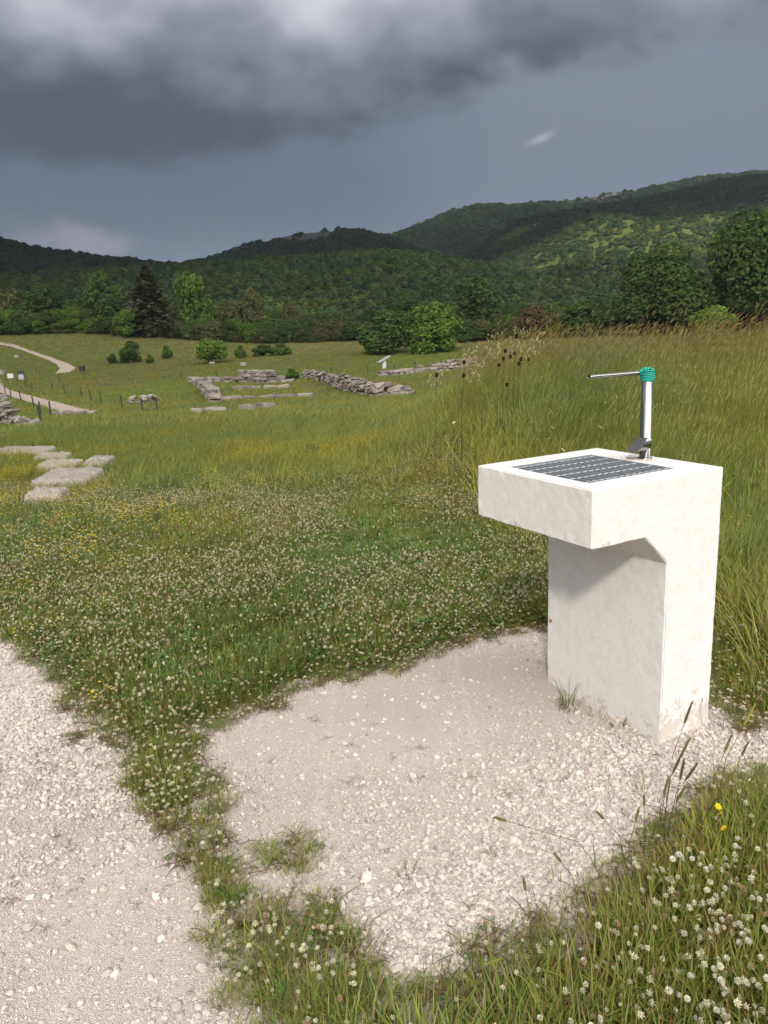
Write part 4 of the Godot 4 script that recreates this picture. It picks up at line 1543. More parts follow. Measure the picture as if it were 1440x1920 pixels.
func ruin_wall(label: String, pts: Array, heights: Array, thick: float, course: float, sd: int, long := 0.7, rubble := false) -> void:
	var g := RandomNumberGenerator.new()
	g.seed = sd
	var origin := at(pts[0][0], pts[0][1])
	var w := thing("ruin_wall", origin, 0.0, label, "ruined wall", "ruined limestone walls in the meadow")
	var top: float = heights.max()
	var levels := int(ceil(top / course))
	for lv in levels:
		for i in pts.size() - 1:
			var a := Vector2(pts[i][0], pts[i][1])
			var b := Vector2(pts[i + 1][0], pts[i + 1][1])
			var len := a.distance_to(b)
			var s := g.randf_range(0.0, 0.3)
			while s < len:
				var l := long * g.randf_range(0.6, 1.4)
				var t := (s + l * 0.5) / len
				if t > 1.0:
					break
				var h := lerpf(heights[i], heights[i + 1], t) * g.randf_range(0.7, 1.2)
				if (lv + 0.35) * course < h:
					var q := a.lerp(b, t)
					var turn := atan2(b.y - a.y, b.x - a.x)
					var p := at(q.x, q.y, (lv + 0.40) * course) - origin + Vector3(g.randf_range(-0.05, 0.05), g.randf_range(-0.03, 0.03), g.randf_range(-0.05, 0.05))
					lay_stone(w, "stone", p, Vector3(l * 0.98, course * g.randf_range(0.9, 1.12), thick * g.randf_range(0.8, 1.15)), turn, g, M.ruin, rubble)
				s += l

func build_ruins() -> void:
	for k in 8:
		blocks.append(block_mesh(700 + k))
	for k in 5:
		blocks.append(stone_mesh(760 + k, 0.95))
	ruin_wall("grey ruined back wall whose right end rises in a taller block", [[-22.9, 94.0], [-15.9, 88.2], [-15.7, 88.0], [-10.9, 82.5], [-10.7, 82.3], [-9.5, 84.0]], [0.5, 0.7, 1.35, 1.35, 0.75, 0.6], 0.8, 0.36, 1, 0.85)
	ruin_wall("stepped broken wall end at the left of the ruin", [[-21.5, 91.5], [-17.6, 77.0], [-15.2, 68.5], [-12.9, 60.0], [-11.6, 54.5]], [0.55, 0.7, 1.0, 0.95, 0.7], 0.9, 0.34, 2, 0.85)
	ruin_wall("rough ruined wall running down towards the info lectern's right", [[-9.1, 93.5], [-4.7, 76.0], [-2.0, 60.0], [-0.4, 52.5]], [0.75, 1.0, 1.1, 0.95], 0.8, 0.27, 3, 0.6, true)
	ruin_wall("short cross wall with upright stones at the near end of the rough wall", [[-0.6, 52.4], [0.6, 53.2], [1.6, 54.0], [2.4, 54.6]], [0.7, 0.95, 0.6, 0.5], 0.8, 0.34, 4, 0.7)
	ruin_wall("long low ruined wall stretching off behind the tall grass", [[0.1, 87.6], [4.5, 91.6], [11.4, 96.2], [18.0, 103.6], [27.7, 121.0]], [0.5, 0.7, 1.35, 1.6, 1.5], 0.9, 0.34, 5, 0.85)
	ruin_wall("upper thin course of kerb stones inside the ruin", [[-14.3, 74.3], [-11.0, 73.2], [-8.2, 72.4]], [0.35, 0.32, 0.35], 0.5, 0.34, 6, 1.0)
	ruin_wall("long lower course of kerb stones crossing the ruin", [[-12.4, 57.9], [-9.0, 57.6], [-5.2, 57.1]], [0.45, 0.35, 0.35], 0.5, 0.36, 7, 1.0)
	ruin_wall("nearest flat stone course lying in the grass below the ruin", [[-7.4, 41.4], [-6.7, 43.2], [-6.1, 44.8]], [0.42, 0.42, 0.4], 0.8, 0.4, 8, 1.1)
	ruin_wall("two low stones in the grass left of the nearest course", [[-10.2, 40.7], [-9.5, 40.7], [-8.6, 40.7]], [0.36, 0.36, 0.36], 0.5, 0.36, 9, 0.8)
	ruin_wall("small heap of tumbled stones between the fence posts", [[-18.8, 57.4], [-18.2, 58.0], [-17.7, 59.0], [-17.3, 60.4]], [0.4, 0.75, 0.8, 0.5], 0.8, 0.34, 10, 0.7, true)
	ruin_wall("heaped rubble wall at the left edge of the photo", [[-18.4, 36.6], [-17.4, 35.9], [-16.7, 34.6], [-15.6, 33.4], [-14.6, 32.6]], [1.7, 1.5, 0.75, 0.55, 0.25], 0.75, 0.17, 11, 0.30, true)
	ruin_wall("pale kerb of edging stones where the ruins path ends", [[-20.4, 47.6], [-19.6, 47.0], [-18.7, 46.4], [-17.4, 46.5]], [0.32, 0.35, 0.3, 0.3], 0.45, 0.3, 12, 0.6)
	# worn paving slabs stepping down through the grass on the left
	var g := RandomNumberGenerator.new()
	g.seed = 71
	var slabs := [
		[[-8.0, 17.0, 1.2, 0.8, 0.03], "farthest and widest worn slab of the stone steps"],
		[[-6.45, 14.9, 0.62, 0.5, 0.06], "narrow worn slab second from the far end of the steps"],
		[[-5.5, 12.95, 0.62, 0.6, 0.04], "large cracked slab in the middle of the stone steps"],
		[[-4.93, 13.2, 0.40, 0.7, 0.07], "small slab sprouting grass beside the large middle slab"],
		[[-4.48, 10.8, 0.74, 0.9, 0.0], "nearest big square slab of the stone steps"],
		[[-3.92, 8.75, 0.40, 0.42, 0.1], "thin slab edge showing in the yellow flowers, nearest the gravel"],
	]
	for sl in slabs:
		var q: Array = sl[0]
		var o := put(slab_mesh(int(q[0] * -100)), "stone_slab", M.slab)
		o.position = at(q[0], q[1], 0.02)
		o.rotation = Vector3(0.03, q[4], -0.04)
		o.scale = Vector3(q[2], 0.34, q[3])
		tag(o, sl[1], "stone slab", "worn stone steps in the meadow")
	# boulders
	for b in [[-66.1, 143.5, 0.9, 0.55, "pale boulder lying on the far slope inside the path's bend"], [-59.8, 123.4, 1.5, 0.9, "pale squared block at the left edge near the white notice"], [-27.0, 127.0, 0.9, 0.4, "low pale stone among the dark bushes"], [-20.9, 121.0, 0.8, 0.6, "small pale stone right of the bright green bush"], [1.5, 55.5, 0.9, 0.8, "upright pale stone at the end of the cross wall"]]:
		var o := put(blocks[g.randi() % 8], "boulder", M.ruin_pale)
		o.position = at(b[0], b[1], b[3] * 0.35)
		o.scale = Vector3(b[2], b[3], b[2] * 0.7)
		o.rotation.y = g.randf() * TAU
		tag(o, b[4], "boulder")

func slab_mesh(sd: int) -> ArrayMesh:
	# unit slab with a wandering outline, worn top and a rounded rim
	var g := RandomNumberGenerator.new()
	g.seed = sd
	var nz := FastNoiseLite.new()
	nz.seed = sd
	nz.frequency = 2.2
	var s := Shape.new()
	var n := 48
	var grid := []
	for r in [[1.0, -0.6], [1.0, 0.30], [0.965, 0.44], [0.90, 0.50], [0.6, 0.5], [0.3, 0.5], [0.02, 0.5]]:
		var row := []
		for k in n:
			var a := TAU * k / n
			var c := Vector2(cos(a), sin(a))
			var sq := 1.0 / pow(pow(absf(c.x), 16.0) + pow(absf(c.y), 16.0), 1.0 / 16.0)
			var rad: float = 0.5 * sq * (1.0 + 0.05 * nz.get_noise_2d(c.x * 1.2, c.y * 1.2) + 0.04 * nz.get_noise_2d(c.x * 6.0, c.y * 6.0))
			var p: Vector2 = c * rad * r[0]
			var y: float = r[1] + (0.14 * nz.get_noise_2d(p.x * 3.0 + 9.0, p.y * 3.0) if r[1] > 0.4 else 0.0)
			row.append(Vector3(p.x, y, p.y))
		grid.append(row)
	for i in range(1, grid.size()):
		for k in n:
			s.quad(grid[i - 1][k], grid[i][k], grid[i][(k + 1) % n], grid[i - 1][(k + 1) % n])
	return s.mesh(true)

func build_posts() -> void:
	var s := Shape.new()
	var prof := [[-0.25, 0.052], [0.86, 0.048], [0.93, 0.046], [0.955, 0.038], [0.965, 0.001]]
	var path := []
	var rad := []
	for p in prof:
		path.append(Vector3(0, p[0], 0))
		rad.append(p[1])
	s.tube(path, rad, 10)
	s.tube([Vector3(0, 0.72, 0), Vector3(0, 0.735, 0), Vector3(0, 0.75, 0)], [0.051, 0.054, 0.051], 10, false)
	s.tube([Vector3(-0.06, 0.80, 0), Vector3(0.06, 0.80, 0)], [0.012, 0.012], 6)
	var m := s.mesh()
	var g := RandomNumberGenerator.new()
	g.seed = 15
	var list := [
		[-40.6, 84.2, "dark post beside the ruins path, farthest left at its near side"], [-35.9, 75.5, "dark post on the path's near edge, second from the left"], [-32.5, 70.2, "leaning dark post on the path's near edge, third from the left"], [-26.0, 58.0, "straight dark post on the path's near edge, fourth from the left"], [-20.6, 46.8, "tallest looking dark post left of where the ruins path ends"], [-15.0, 34.0, "leaning dark post at the foot of the rubble wall"], [-19.8, 46.3, "short half hidden post just right of the tallest looking one"],
		[-41.5, 92.9, "dark post in the grass just above the path, near the white notice"], [-37.5, 89.1, "upright dark post in the grass right of the notices"], [-42.5, 103.5, "far thin post near the pale kerb line"], [-32.3, 79.6, "dark post in the open grass above the middle of the path"], [-27.0, 70.2, "dark post in the grass above the path's lower half"], [-24.4, 65.5, "slightly leaning post left of the tumbled stone heap"], [-22.3, 61.9, "post nearest the path's lower end on the grass side"], [-17.4, 52.1, "dark post directly left of the tumbled stone heap"], [-14.4, 46.8, "dark post below the tumbled stone heap"], [-13.3, 46.0, "short post half buried in grass right of the heap"],
		[-44.3, 97.6, "leaning thin post right of the grey board"], [-48.1, 106.6, "far post behind the leaning thin post"], [-56.4, 123.0, "dark post standing behind the grey board"], [-53.8, 122.8, "curved dark post right of the grey board"], [-40.8, 108.0, "far post below the litter bin"],
		[-5.8, 97.1, "thin far post behind the rough wall, left of the lectern"], [-1.2, 94.4, "thin post just left of the info lectern"], [2.1, 97.1, "thin post just right of the info lectern"], [4.8, 99.1, "second thin post right of the lectern"], [8.4, 102.7, "third thin post right of the lectern"], [9.9, 105.8, "fourth thin post right of the lectern"], [-20.6, 99.2, "thin far post behind the ruin's back wall"], [-25.4, 100.1, "thin far post left of the ruin's back wall"],
	]
	for q in list:
		var o := put(m, "fence_post", M.post)
		o.position = at(q[0], q[1])
		var lean := 0.16 if "leaning" in q[2] else 0.05
		o.rotation = Vector3(g.randf_range(-0.04, 0.04), g.randf() * TAU, 0)
		o.basis = Basis(Vector3.BACK, g.randf_range(0.3, 1.0) * lean) * o.basis
		tag(o, q[2], "post", "dark posts marking the paths and ruins")

func build_signs() -> void:
	# white notice on a thin post
	var n := thing("notice_sign", at(-50.7, 107.3), 0.25, "small white notice on a thin post by the ruins path", "sign")
	var s := Shape.new()
	s.tube([Vector3(0, -0.2, 0), Vector3(0, 1.0, 0)], [0.035, 0.03], 8)
	put(s.mesh(true), "post", M.white_paint, n)
	s = Shape.new()
	s.box(Vector3(-0.38, 0.62, 0.032), Vector3(0.38, 1.22, 0.06))
	put(s.mesh(), "board", M.white_paint, n)
	s = Shape.new()
	s.box(Vector3(-0.40, 1.221, 0.02), Vector3(0.40, 1.25, 0.065))
	put(s.mesh(), "top_rail", M.grey_paint, n)
	# grey board standing on the ground
	var b := thing("information_board", at(-51.4, 112.0), 0.15, "grey information board with a dark top beside the white notice", "sign")
	s = Shape.new()
	s.box(Vector3(-0.36, -0.1, -0.04), Vector3(0.36, 0.78, 0.04))
	put(s.mesh(), "panel", M.grey_paint, b)
	s = Shape.new()
	s.box(Vector3(-0.38, 0.782, -0.05), Vector3(0.38, 1.28, 0.05))
	put(s.mesh(), "dark_header", M.dark_plastic, b)
	s = Shape.new()
	for x in [-0.36, 0.36]:
		s = Shape.new()
		s.tube([Vector3(x * 1.12, -0.2, 0), Vector3(x * 1.12, 1.36, 0)], [0.03, 0.028], 8)
		put(s.mesh(true), "upright", M.dark_plastic, b)
	# litter bin
	var l := thing("litter_bin", at(-46.0, 121.1), 0.2, "dark litter bin on a leg at the bend of the far path", "litter bin")
	s = Shape.new()
	var lo := []
	var hi := []
	for k in 16:
		var a := TAU * k / 16.0
		lo.append(Vector3(cos(a) * 0.36, 0.28, sin(a) * 0.36))
		hi.append(Vector3(cos(a) * 0.48, 1.02, sin(a) * 0.48))
	for k in 16:
		s.quad(lo[k], hi[k], hi[(k + 1) % 16], lo[(k + 1) % 16])
		s.tri(Vector3(0, 0.28, 0), lo[k], lo[(k + 1) % 16])
		s.tri(Vector3(0, 0.9, 0), hi[k] * Vector3(0.98, 0.9, 0.98), hi[(k + 1) % 16] * Vector3(0.98, 0.9, 0.98))
	put(s.mesh(), "bucket", M.dark_plastic, l)
	s = Shape.new()
	s.tube([Vector3(0.46, -0.2, 0), Vector3(0.46, 1.05, 0)], [0.04, 0.04], 8)
	put(s.mesh(true), "leg", M.dark_plastic, l)
	s = Shape.new()
	for k in 16:
		var a := TAU * k / 16.0
		var c := TAU * (k + 1) / 16.0
		s.tube([Vector3(cos(a) * 0.485, 1.03, sin(a) * 0.485), Vector3(cos(c) * 0.485, 1.03, sin(c) * 0.485)], [0.022, 0.022], 5, false)
	put(s.mesh(true), "rim", M.dark_plastic, l)
	# slanted info lectern
	var e := thing("info_lectern", at(0.85, 103.2), 0.5, "pale info lectern with a slanted panel behind the ruins", "lectern")
	s = Shape.new()
	s.box(Vector3(-0.26, -0.1, -0.14), Vector3(0.26, 1.05, 0.14))
	put(s.mesh(), "pedestal", M.white_paint, e)
	s = Shape.new()
	var tilt := Basis(Vector3.BACK, 0.42)
	var c8 := []
	for k in 8:
		c8.append(tilt * Vector3(0.95 if k & 1 else -0.95, 0.05 if k & 2 else -0.05, 0.42 if k & 4 else -0.42) + Vector3(0, 1.22, 0))
	for q in [[0, 1, 3, 2], [4, 6, 7, 5], [0, 4, 5, 1], [2, 3, 7, 6], [0, 2, 6, 4], [1, 5, 7, 3]]:
		s.quad(c8[q[0]], c8[q[1]], c8[q[2]], c8[q[3]])
	put(s.mesh(), "slanted_panel", M.grey_paint, e)

# ------------------------------------------------------------------ trees and far woods
func build_trees() -> void:
	crowns.dark = leafy_crown(101, 6000, 0.046, 13, [Color(0.040, 0.066, 0.018), Color(0.055, 0.085, 0.022), Color(0.032, 0.055, 0.018)])
	crowns.round = leafy_crown(102, 6000, 0.045, 11, [Color(0.050, 0.083, 0.022), Color(0.068, 0.10, 0.026), Color(0.04, 0.07, 0.02)])
	crowns.bright = leafy_crown(103, 6000, 0.046, 12, [Color(0.075, 0.125, 0.022), Color(0.10, 0.155, 0.03), Color(0.055, 0.10, 0.02)])
	crowns.olive = leafy_crown(104, 4200, 0.044, 14, [Color(0.085, 0.09, 0.035), Color(0.11, 0.105, 0.042), Color(0.06, 0.075, 0.025)])
	crowns.rusty = leafy_crown(105, 4200, 0.045, 12, [Color(0.11, 0.068, 0.035), Color(0.09, 0.068, 0.03), Color(0.08, 0.08, 0.03)])
	crowns.lime = leafy_crown(106, 6000, 0.038, 14, [Color(0.13, 0.185, 0.03), Color(0.16, 0.215, 0.04), Color(0.09, 0.14, 0.025)])
	crowns.big = leafy_crown(107, 20000, 0.027, 22, [Color(0.05, 0.08, 0.02), Color(0.075, 0.105, 0.026), Color(0.035, 0.062, 0.018)])
	crowns.big_tall = leafy_crown(108, 20000, 0.027, 20, [Color(0.05, 0.08, 0.02), Color(0.075, 0.105, 0.026), Color(0.035, 0.062, 0.018)])
	crowns.bush_dark = leafy_crown(110, 5000, 0.05, 8, [Color(0.040, 0.066, 0.018), Color(0.055, 0.085, 0.022), Color(0.032, 0.055, 0.018)], 0.9)
	crowns.bush_green = leafy_crown(111, 5000, 0.05, 8, [Color(0.06, 0.10, 0.022), Color(0.08, 0.125, 0.026), Color(0.045, 0.08, 0.02)], 0.9)
	crowns.bush_lime = leafy_crown(112, 5000, 0.046, 8, [Color(0.10, 0.155, 0.03), Color(0.13, 0.185, 0.036), Color(0.075, 0.12, 0.025)], 0.9)
	crowns.conifer = conifer_crown(109, [Color(0.075, 0.072, 0.045), Color(0.095, 0.082, 0.055), Color(0.06, 0.07, 0.036)])
	grow_tree("broadleaf_tree", "yellowish green tree at the far left end of the tree belt", "tree", -90.3, 197.6, 11.5, 9.0, "olive", 0.03, "trees of the belt behind the meadow")
	grow_tree("broadleaf_tree", "dark rounded tree second from the left in the belt", "tree", -77.5, 186.0, 11.0, 10.5, "dark", 0.03, "trees of the belt behind the meadow")
	grow_tree("broadleaf_tree", "tall dark tree between the left rounded tree and the conifer", "tree", -65.0, 190.0, 14.2, 12.5, "round", 0.04, "trees of the belt behind the meadow")
	grow_tree("broadleaf_tree", "mid green tree just left of the conifer, lower than its neighbours", "tree", -58.5, 178.0, 9.0, 8.5, "dark", 0.03, "trees of the belt behind the meadow")
	grow_tree("broadleaf_tree", "small pale green tree in front of the conifer's left side", "tree", -54.5, 172.0, 6.2, 7.0, "bright", 0.03, "trees of the belt behind the meadow")
	grow_tree("conifer_tree", "brownish conical conifer standing out of the left tree belt", "tree", -50.5, 177.0, 15.2, 17.0, "conifer", 0.02, "trees of the belt behind the meadow")
	grow_tree("broadleaf_tree", "bright green tall tree right of the conifer", "tree", -42.8, 186.0, 15.0, 10.5, "bright", 0.05, "trees of the belt behind the meadow")
	grow_tree("broadleaf_tree", "low olive tree right of the bright green tall tree", "tree", -34.6, 186.0, 9.5, 8.5, "olive", 0.03, "trees of the belt behind the meadow")
	grow_tree("broadleaf_tree", "thin olive tree with dry twigs in the middle of the belt", "tree", -29.3, 188.0, 12.6, 9.0, "olive", 0.05, "trees of the belt behind the meadow")
	grow_tree("broadleaf_tree", "narrow dull tree right of the thin olive tree", "tree", -20.2, 190.0, 10.4, 5.6, "olive", 0.05, "trees of the belt behind the meadow")
	grow_tree("broadleaf_tree", "broad low green tree in the gap before the hills", "tree", -10.0, 190.0, 6.4, 12.0, "round", 0.02, "trees of the belt behind the meadow")
	grow_tree("broadleaf_tree", "dark far tree peeping over the pair of big bushes", "tree", 5.8, 216.0, 13.0, 9.5, "dark", 0.05, "trees of the belt behind the meadow")
	grow_tree("broadleaf_tree", "dark round tree right of the big bushes", "tree", 21.6, 165.0, 13.0, 12.0, "dark", 0.06, "trees of the belt behind the meadow")
	grow_tree("broadleaf_tree", "low rusty brown tree behind the tall grass", "tree", 30.5, 152.0, 7.0, 10.5, "rusty", 0.02, "trees of the belt behind the meadow")
	grow_tree("broadleaf_tree", "low green tree left of the big dark tree", "tree", 41.0, 152.0, 6.8, 12.0, "round", 0.02, "trees of the belt behind the meadow")
	grow_tree("broadleaf_tree", "big spreading dark green tree on the right behind the grass", "tree", 54.0, 146.0, 17.0, 21.0, "big", 0.03)
	grow_tree("broadleaf_tree", "tallest sunlit tree cut by the right edge of the photo", "tree", 69.5, 141.0, 21.5, 22.0, "big_tall", 0.04)
	grow_tree("lime_shrub", "bright lime green shrub between the two big right trees", "shrub", 57.4, 132.0, 6.6, 9.2, "lime", 0.0)
	grow_tree("round_bush", "left one of the two big dark green bushes behind the ruins", "bush", 1.6, 133.0, 8.4, 11.5, "round", 0.0)
	grow_tree("round_bush", "right taller one of the two big green bushes behind the ruins", "bush", 9.3, 131.0, 9.3, 11.5, "bright", 0.0)
	for b in [
		[-44.8, 132.3, 2.2, 2.1, "bush_dark", "small dark bush left of the pointed dark bush"], [-41.8, 133.0, 4.4, 4.6, "bush_dark", "pointed dark bush on the far meadow"], [-38.2, 131.0, 1.9, 1.8, "bush_green", "tiny bush between the dark bush and the bright ones"], [-37.0, 137.5, 2.9, 2.5, "bush_green", "small fresh green bush behind the tiny one"],
		[-27.6, 127.6, 4.9, 6.6, "bush_lime", "bright green rounded bush in the middle of the far meadow"], [-23.7, 135.7, 2.7, 2.5, "bush_green", "small round bush right of the bright green one"], [-20.4, 139.0, 2.4, 4.6, "bush_dark", "low spreading bush left half of the dark low pair"], [-17.2, 139.4, 2.6, 5.0, "bush_green", "low spreading bush right half of the dark low pair"], [-9.6, 86.4, 1.7, 2.1, "bush_green", "small bush growing at the end of the ruin's back wall"],
	]:
		grow_tree("meadow_bush", b[5], "bush", b[0], b[1], b[2], b[3], b[4], 0.0, "bushes on the far meadow")
	# the thicket that closes the plain, and the woods on the hills
	var g := RandomNumberGenerator.new()
	g.seed = 3030
	var th := stuff("thicket", "dense low scrub closing the plain below the hills", "scrub")
	var kinds := ["dark", "round", "bright", "olive", "rusty"]
	var W := {}
	var C := {}
	for k in kinds:
		W[k] = []
		C[k] = []
	for i in 2600:
		var d := g.randf_range(193.0, 420.0)
		var x := g.randf_range(-0.62 * d, 0.62 * d)
		if d < 205.0 and x > 0.0 and g.randf() < 0.3:
			continue
		var u := g.randf()
		var k: String = "dark" if u < 0.38 else "round" if u < 0.72 else "bright" if u < 0.84 else "olive" if u < 0.985 else "rusty"
		var h := g.randf_range(3.0, 7.5)
		var w := g.randf_range(5.0, 9.5)
		W[k].append(Transform3D(Basis(Vector3.UP, g.randf() * TAU).scaled(Vector3(w, h, w)), at(x, d, -0.3)))
		C[k].append(Color.WHITE * g.randf_range(0.75, 1.1))
	for i in 420:
		# undergrowth filling the belt between the trees
		var d := g.randf_range(176.0, 200.0)
		var x := g.randf_range(-0.60 * d, -4.0)
		var k: String = kinds[g.randi() % 4]
		var h := g.randf_range(2.5, 6.0)
		W[k].append(Transform3D(Basis(Vector3.UP, g.randf() * TAU).scaled(Vector3(g.randf_range(4.0, 8.5), h, g.randf_range(4.0, 8.5))), at(x, d, -0.3)))
		C[k].append(Color.WHITE * g.randf_range(0.75, 1.15))
	for i in 500:
		# the same scrub comes nearer on the right, behind the rise
		var d := g.randf_range(150.0, 200.0)
		var x := g.randf_range(12.0, 0.62 * d)
		var k: String = kinds[g.randi() % 5] if g.randf() < 0.4 else "round"
		W[k].append(Transform3D(Basis(Vector3.UP, g.randf() * TAU).scaled(Vector3(g.randf_range(4.0, 8.0), g.randf_range(2.4, 5.0), g.randf_range(4.0, 8.0))), at(x, d, -0.3)))
		C[k].append(Color.WHITE * g.randf_range(0.75, 1.15))
	for k in kinds:
		scatter(th, "scrub", crowns[k], M.crown, W[k], C[k])
	var wood := stuff("hillside_wood", "dark oak scrub wood covering all the hills", "woodland")
	var blobs := []
	for k in 3:
		var s := Shape.new()
		var gg := RandomNumberGenerator.new()
		gg.seed = 40 + k
		for m in 150:
			var dir := Vector3(gg.randfn(), absf(gg.randfn()) * 0.9, gg.randfn()).normalized()
			var p := dir * Vector3(0.5, 0.62, 0.5) * gg.randf_range(0.72, 1.05) + Vector3(0, 0.18, 0)
			var nrm := (dir + Vector3(gg.randfn(), gg.randfn(), gg.randfn()) * 0.35).normalized()
			var t1 := nrm.cross(Vector3(gg.randfn(), gg.randfn(), gg.randfn())).normalized()
			var t2 := nrm.cross(t1)
			var q := gg.randf_range(0.12, 0.22)
			var v := gg.randf_range(0.75, 1.25)
			s.tint = Color(v, v, v)
			s.tri(p - t1 * q, p + t2 * q, p + t1 * q)
			s.tri(p - t1 * q, p + t1 * q, p - t2 * q * 0.8)
		blobs.append(s.mesh())
	var BW := [[], [], []]
	var BC := [[], [], []]
	for hl in hills:
		var spacing: float = WOOD[hl.called]
		var d: float = hl.base - 5.0
		while d < hl.d + 40.0:
			var x := maxf(hl.lo, -0.78 * d)
			var xe := minf(hl.hi, 0.78 * d)
			while x < xe:
				var px := x + g.randf_range(-0.6, 0.6) * spacing
				var pd := d + g.randf_range(-0.6, 0.6) * spacing
				x += spacing
				var t: float = (pd - hl.base) / (hl.d - hl.base)
				var clear := n_hill.get_noise_2d(px * 4.0 + 800.0, pd * 3.0)
				if bald(hl.called, px, pd, t, clear):
					continue
				var y := hill_height(hl, px, pd)
				var size := spacing * (0.75 + 0.85 * pow(g.randf(), 1.8))
				var k := g.randi() % 3
				BW[k].append(Transform3D(Basis(Vector3.UP, g.randf() * TAU).scaled(Vector3(size, size * g.randf_range(0.6, 0.95), size)), Vector3(px, y - 0.2, -pd)))
				var n := n_hill.get_noise_2d(px * 2.0, pd * 2.0 + 300.0)
				var v := g.randf_range(0.72, 1.28)
				var hue := g.randf_range(-0.25, 0.35) + n * 0.5
				BC[k].append(Color(0.094 * v * (1.0 + hue), 0.146 * v * (1.0 + hue * 0.4), 0.040 * v * (1.0 - hue * 0.5)))
			d += spacing
	for k in 3:
		scatter(wood, "wood_crowns", blobs[k], M.crown, BW[k], BC[k])
	print("wood ", BW[0].size() * 3)
	# bare limestone on the summits and slopes
	var rocks := stuff("hill_rocks", "pale bare limestone showing through the scrub on the hills", "rock")
	var RW := []
	var RC := []
	for q in [[1, 0, 0, 0]]:
		for i in 2400:
			var hl: Dictionary = hills[2] if i % 3 == 0 else hills[4] if i % 3 == 1 else hills[3]
			var pd: float = hl.d + g.randf_range(-105.0, 4.0)
			var px := 0.0
			if hl == hills[2]:
				px = g.randf_range(-230.0, -100.0)
			elif hl == hills[4]:
				px = g.randf_range(400.0, 480.0) if g.randf() < 0.35 else g.randf_range(640.0, 780.0)
			else:
				pd = g.randf_range(1195.0, 1240.0)
				px = pd * (0.205 if g.randf() < 0.75 else 0.226) + g.randfn() * 7.0
				if i % 24 != 2:
					continue
			RW.append(Transform3D(Basis.from_euler(Vector3(g.randf(), g.randf() * TAU, g.randf())).scaled(Vector3(g.randf_range(2.5, 8.0), g.randf_range(1.5, 3.2), g.randf_range(2.5, 6.0))), Vector3(px, hill_height(hl, px, pd) + 1.2, -pd)))
			RC.append(Color.WHITE * g.randf_range(0.75, 1.2))
	scatter(rocks, "outcrops", blocks[0], M.rock, RW, RC)

func sunlit_pasture(x: float, d: float) -> float:
	# open grass with sunlight painted in, on the east hill's shoulder, ragged outline
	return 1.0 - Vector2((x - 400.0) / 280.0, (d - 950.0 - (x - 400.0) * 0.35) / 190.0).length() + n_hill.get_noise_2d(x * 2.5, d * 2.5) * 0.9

func bald(called: String, x: float, d: float, t: float, n: float) -> bool:
	if n > 0.62:
		return true
	if called == "rocky_hill" and t > 0.84 and x > -260.0 and x < -80.0:
		return n > -0.35
	if called == "far_hill" and t > 0.92 and x > 380.0 and x < 800.0:
		return n > -0.25
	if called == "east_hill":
		if sunlit_pasture(x, d) > 0.0 and n_fine.get_noise_2d(x * 4.0, d * 4.0) > -0.06:
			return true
		# cleared ground below the track that climbs the left shoulder
		if d > 1425.0 and d < 1480.0 and x > 158.0 and x < 236.0:
			return true
	return false

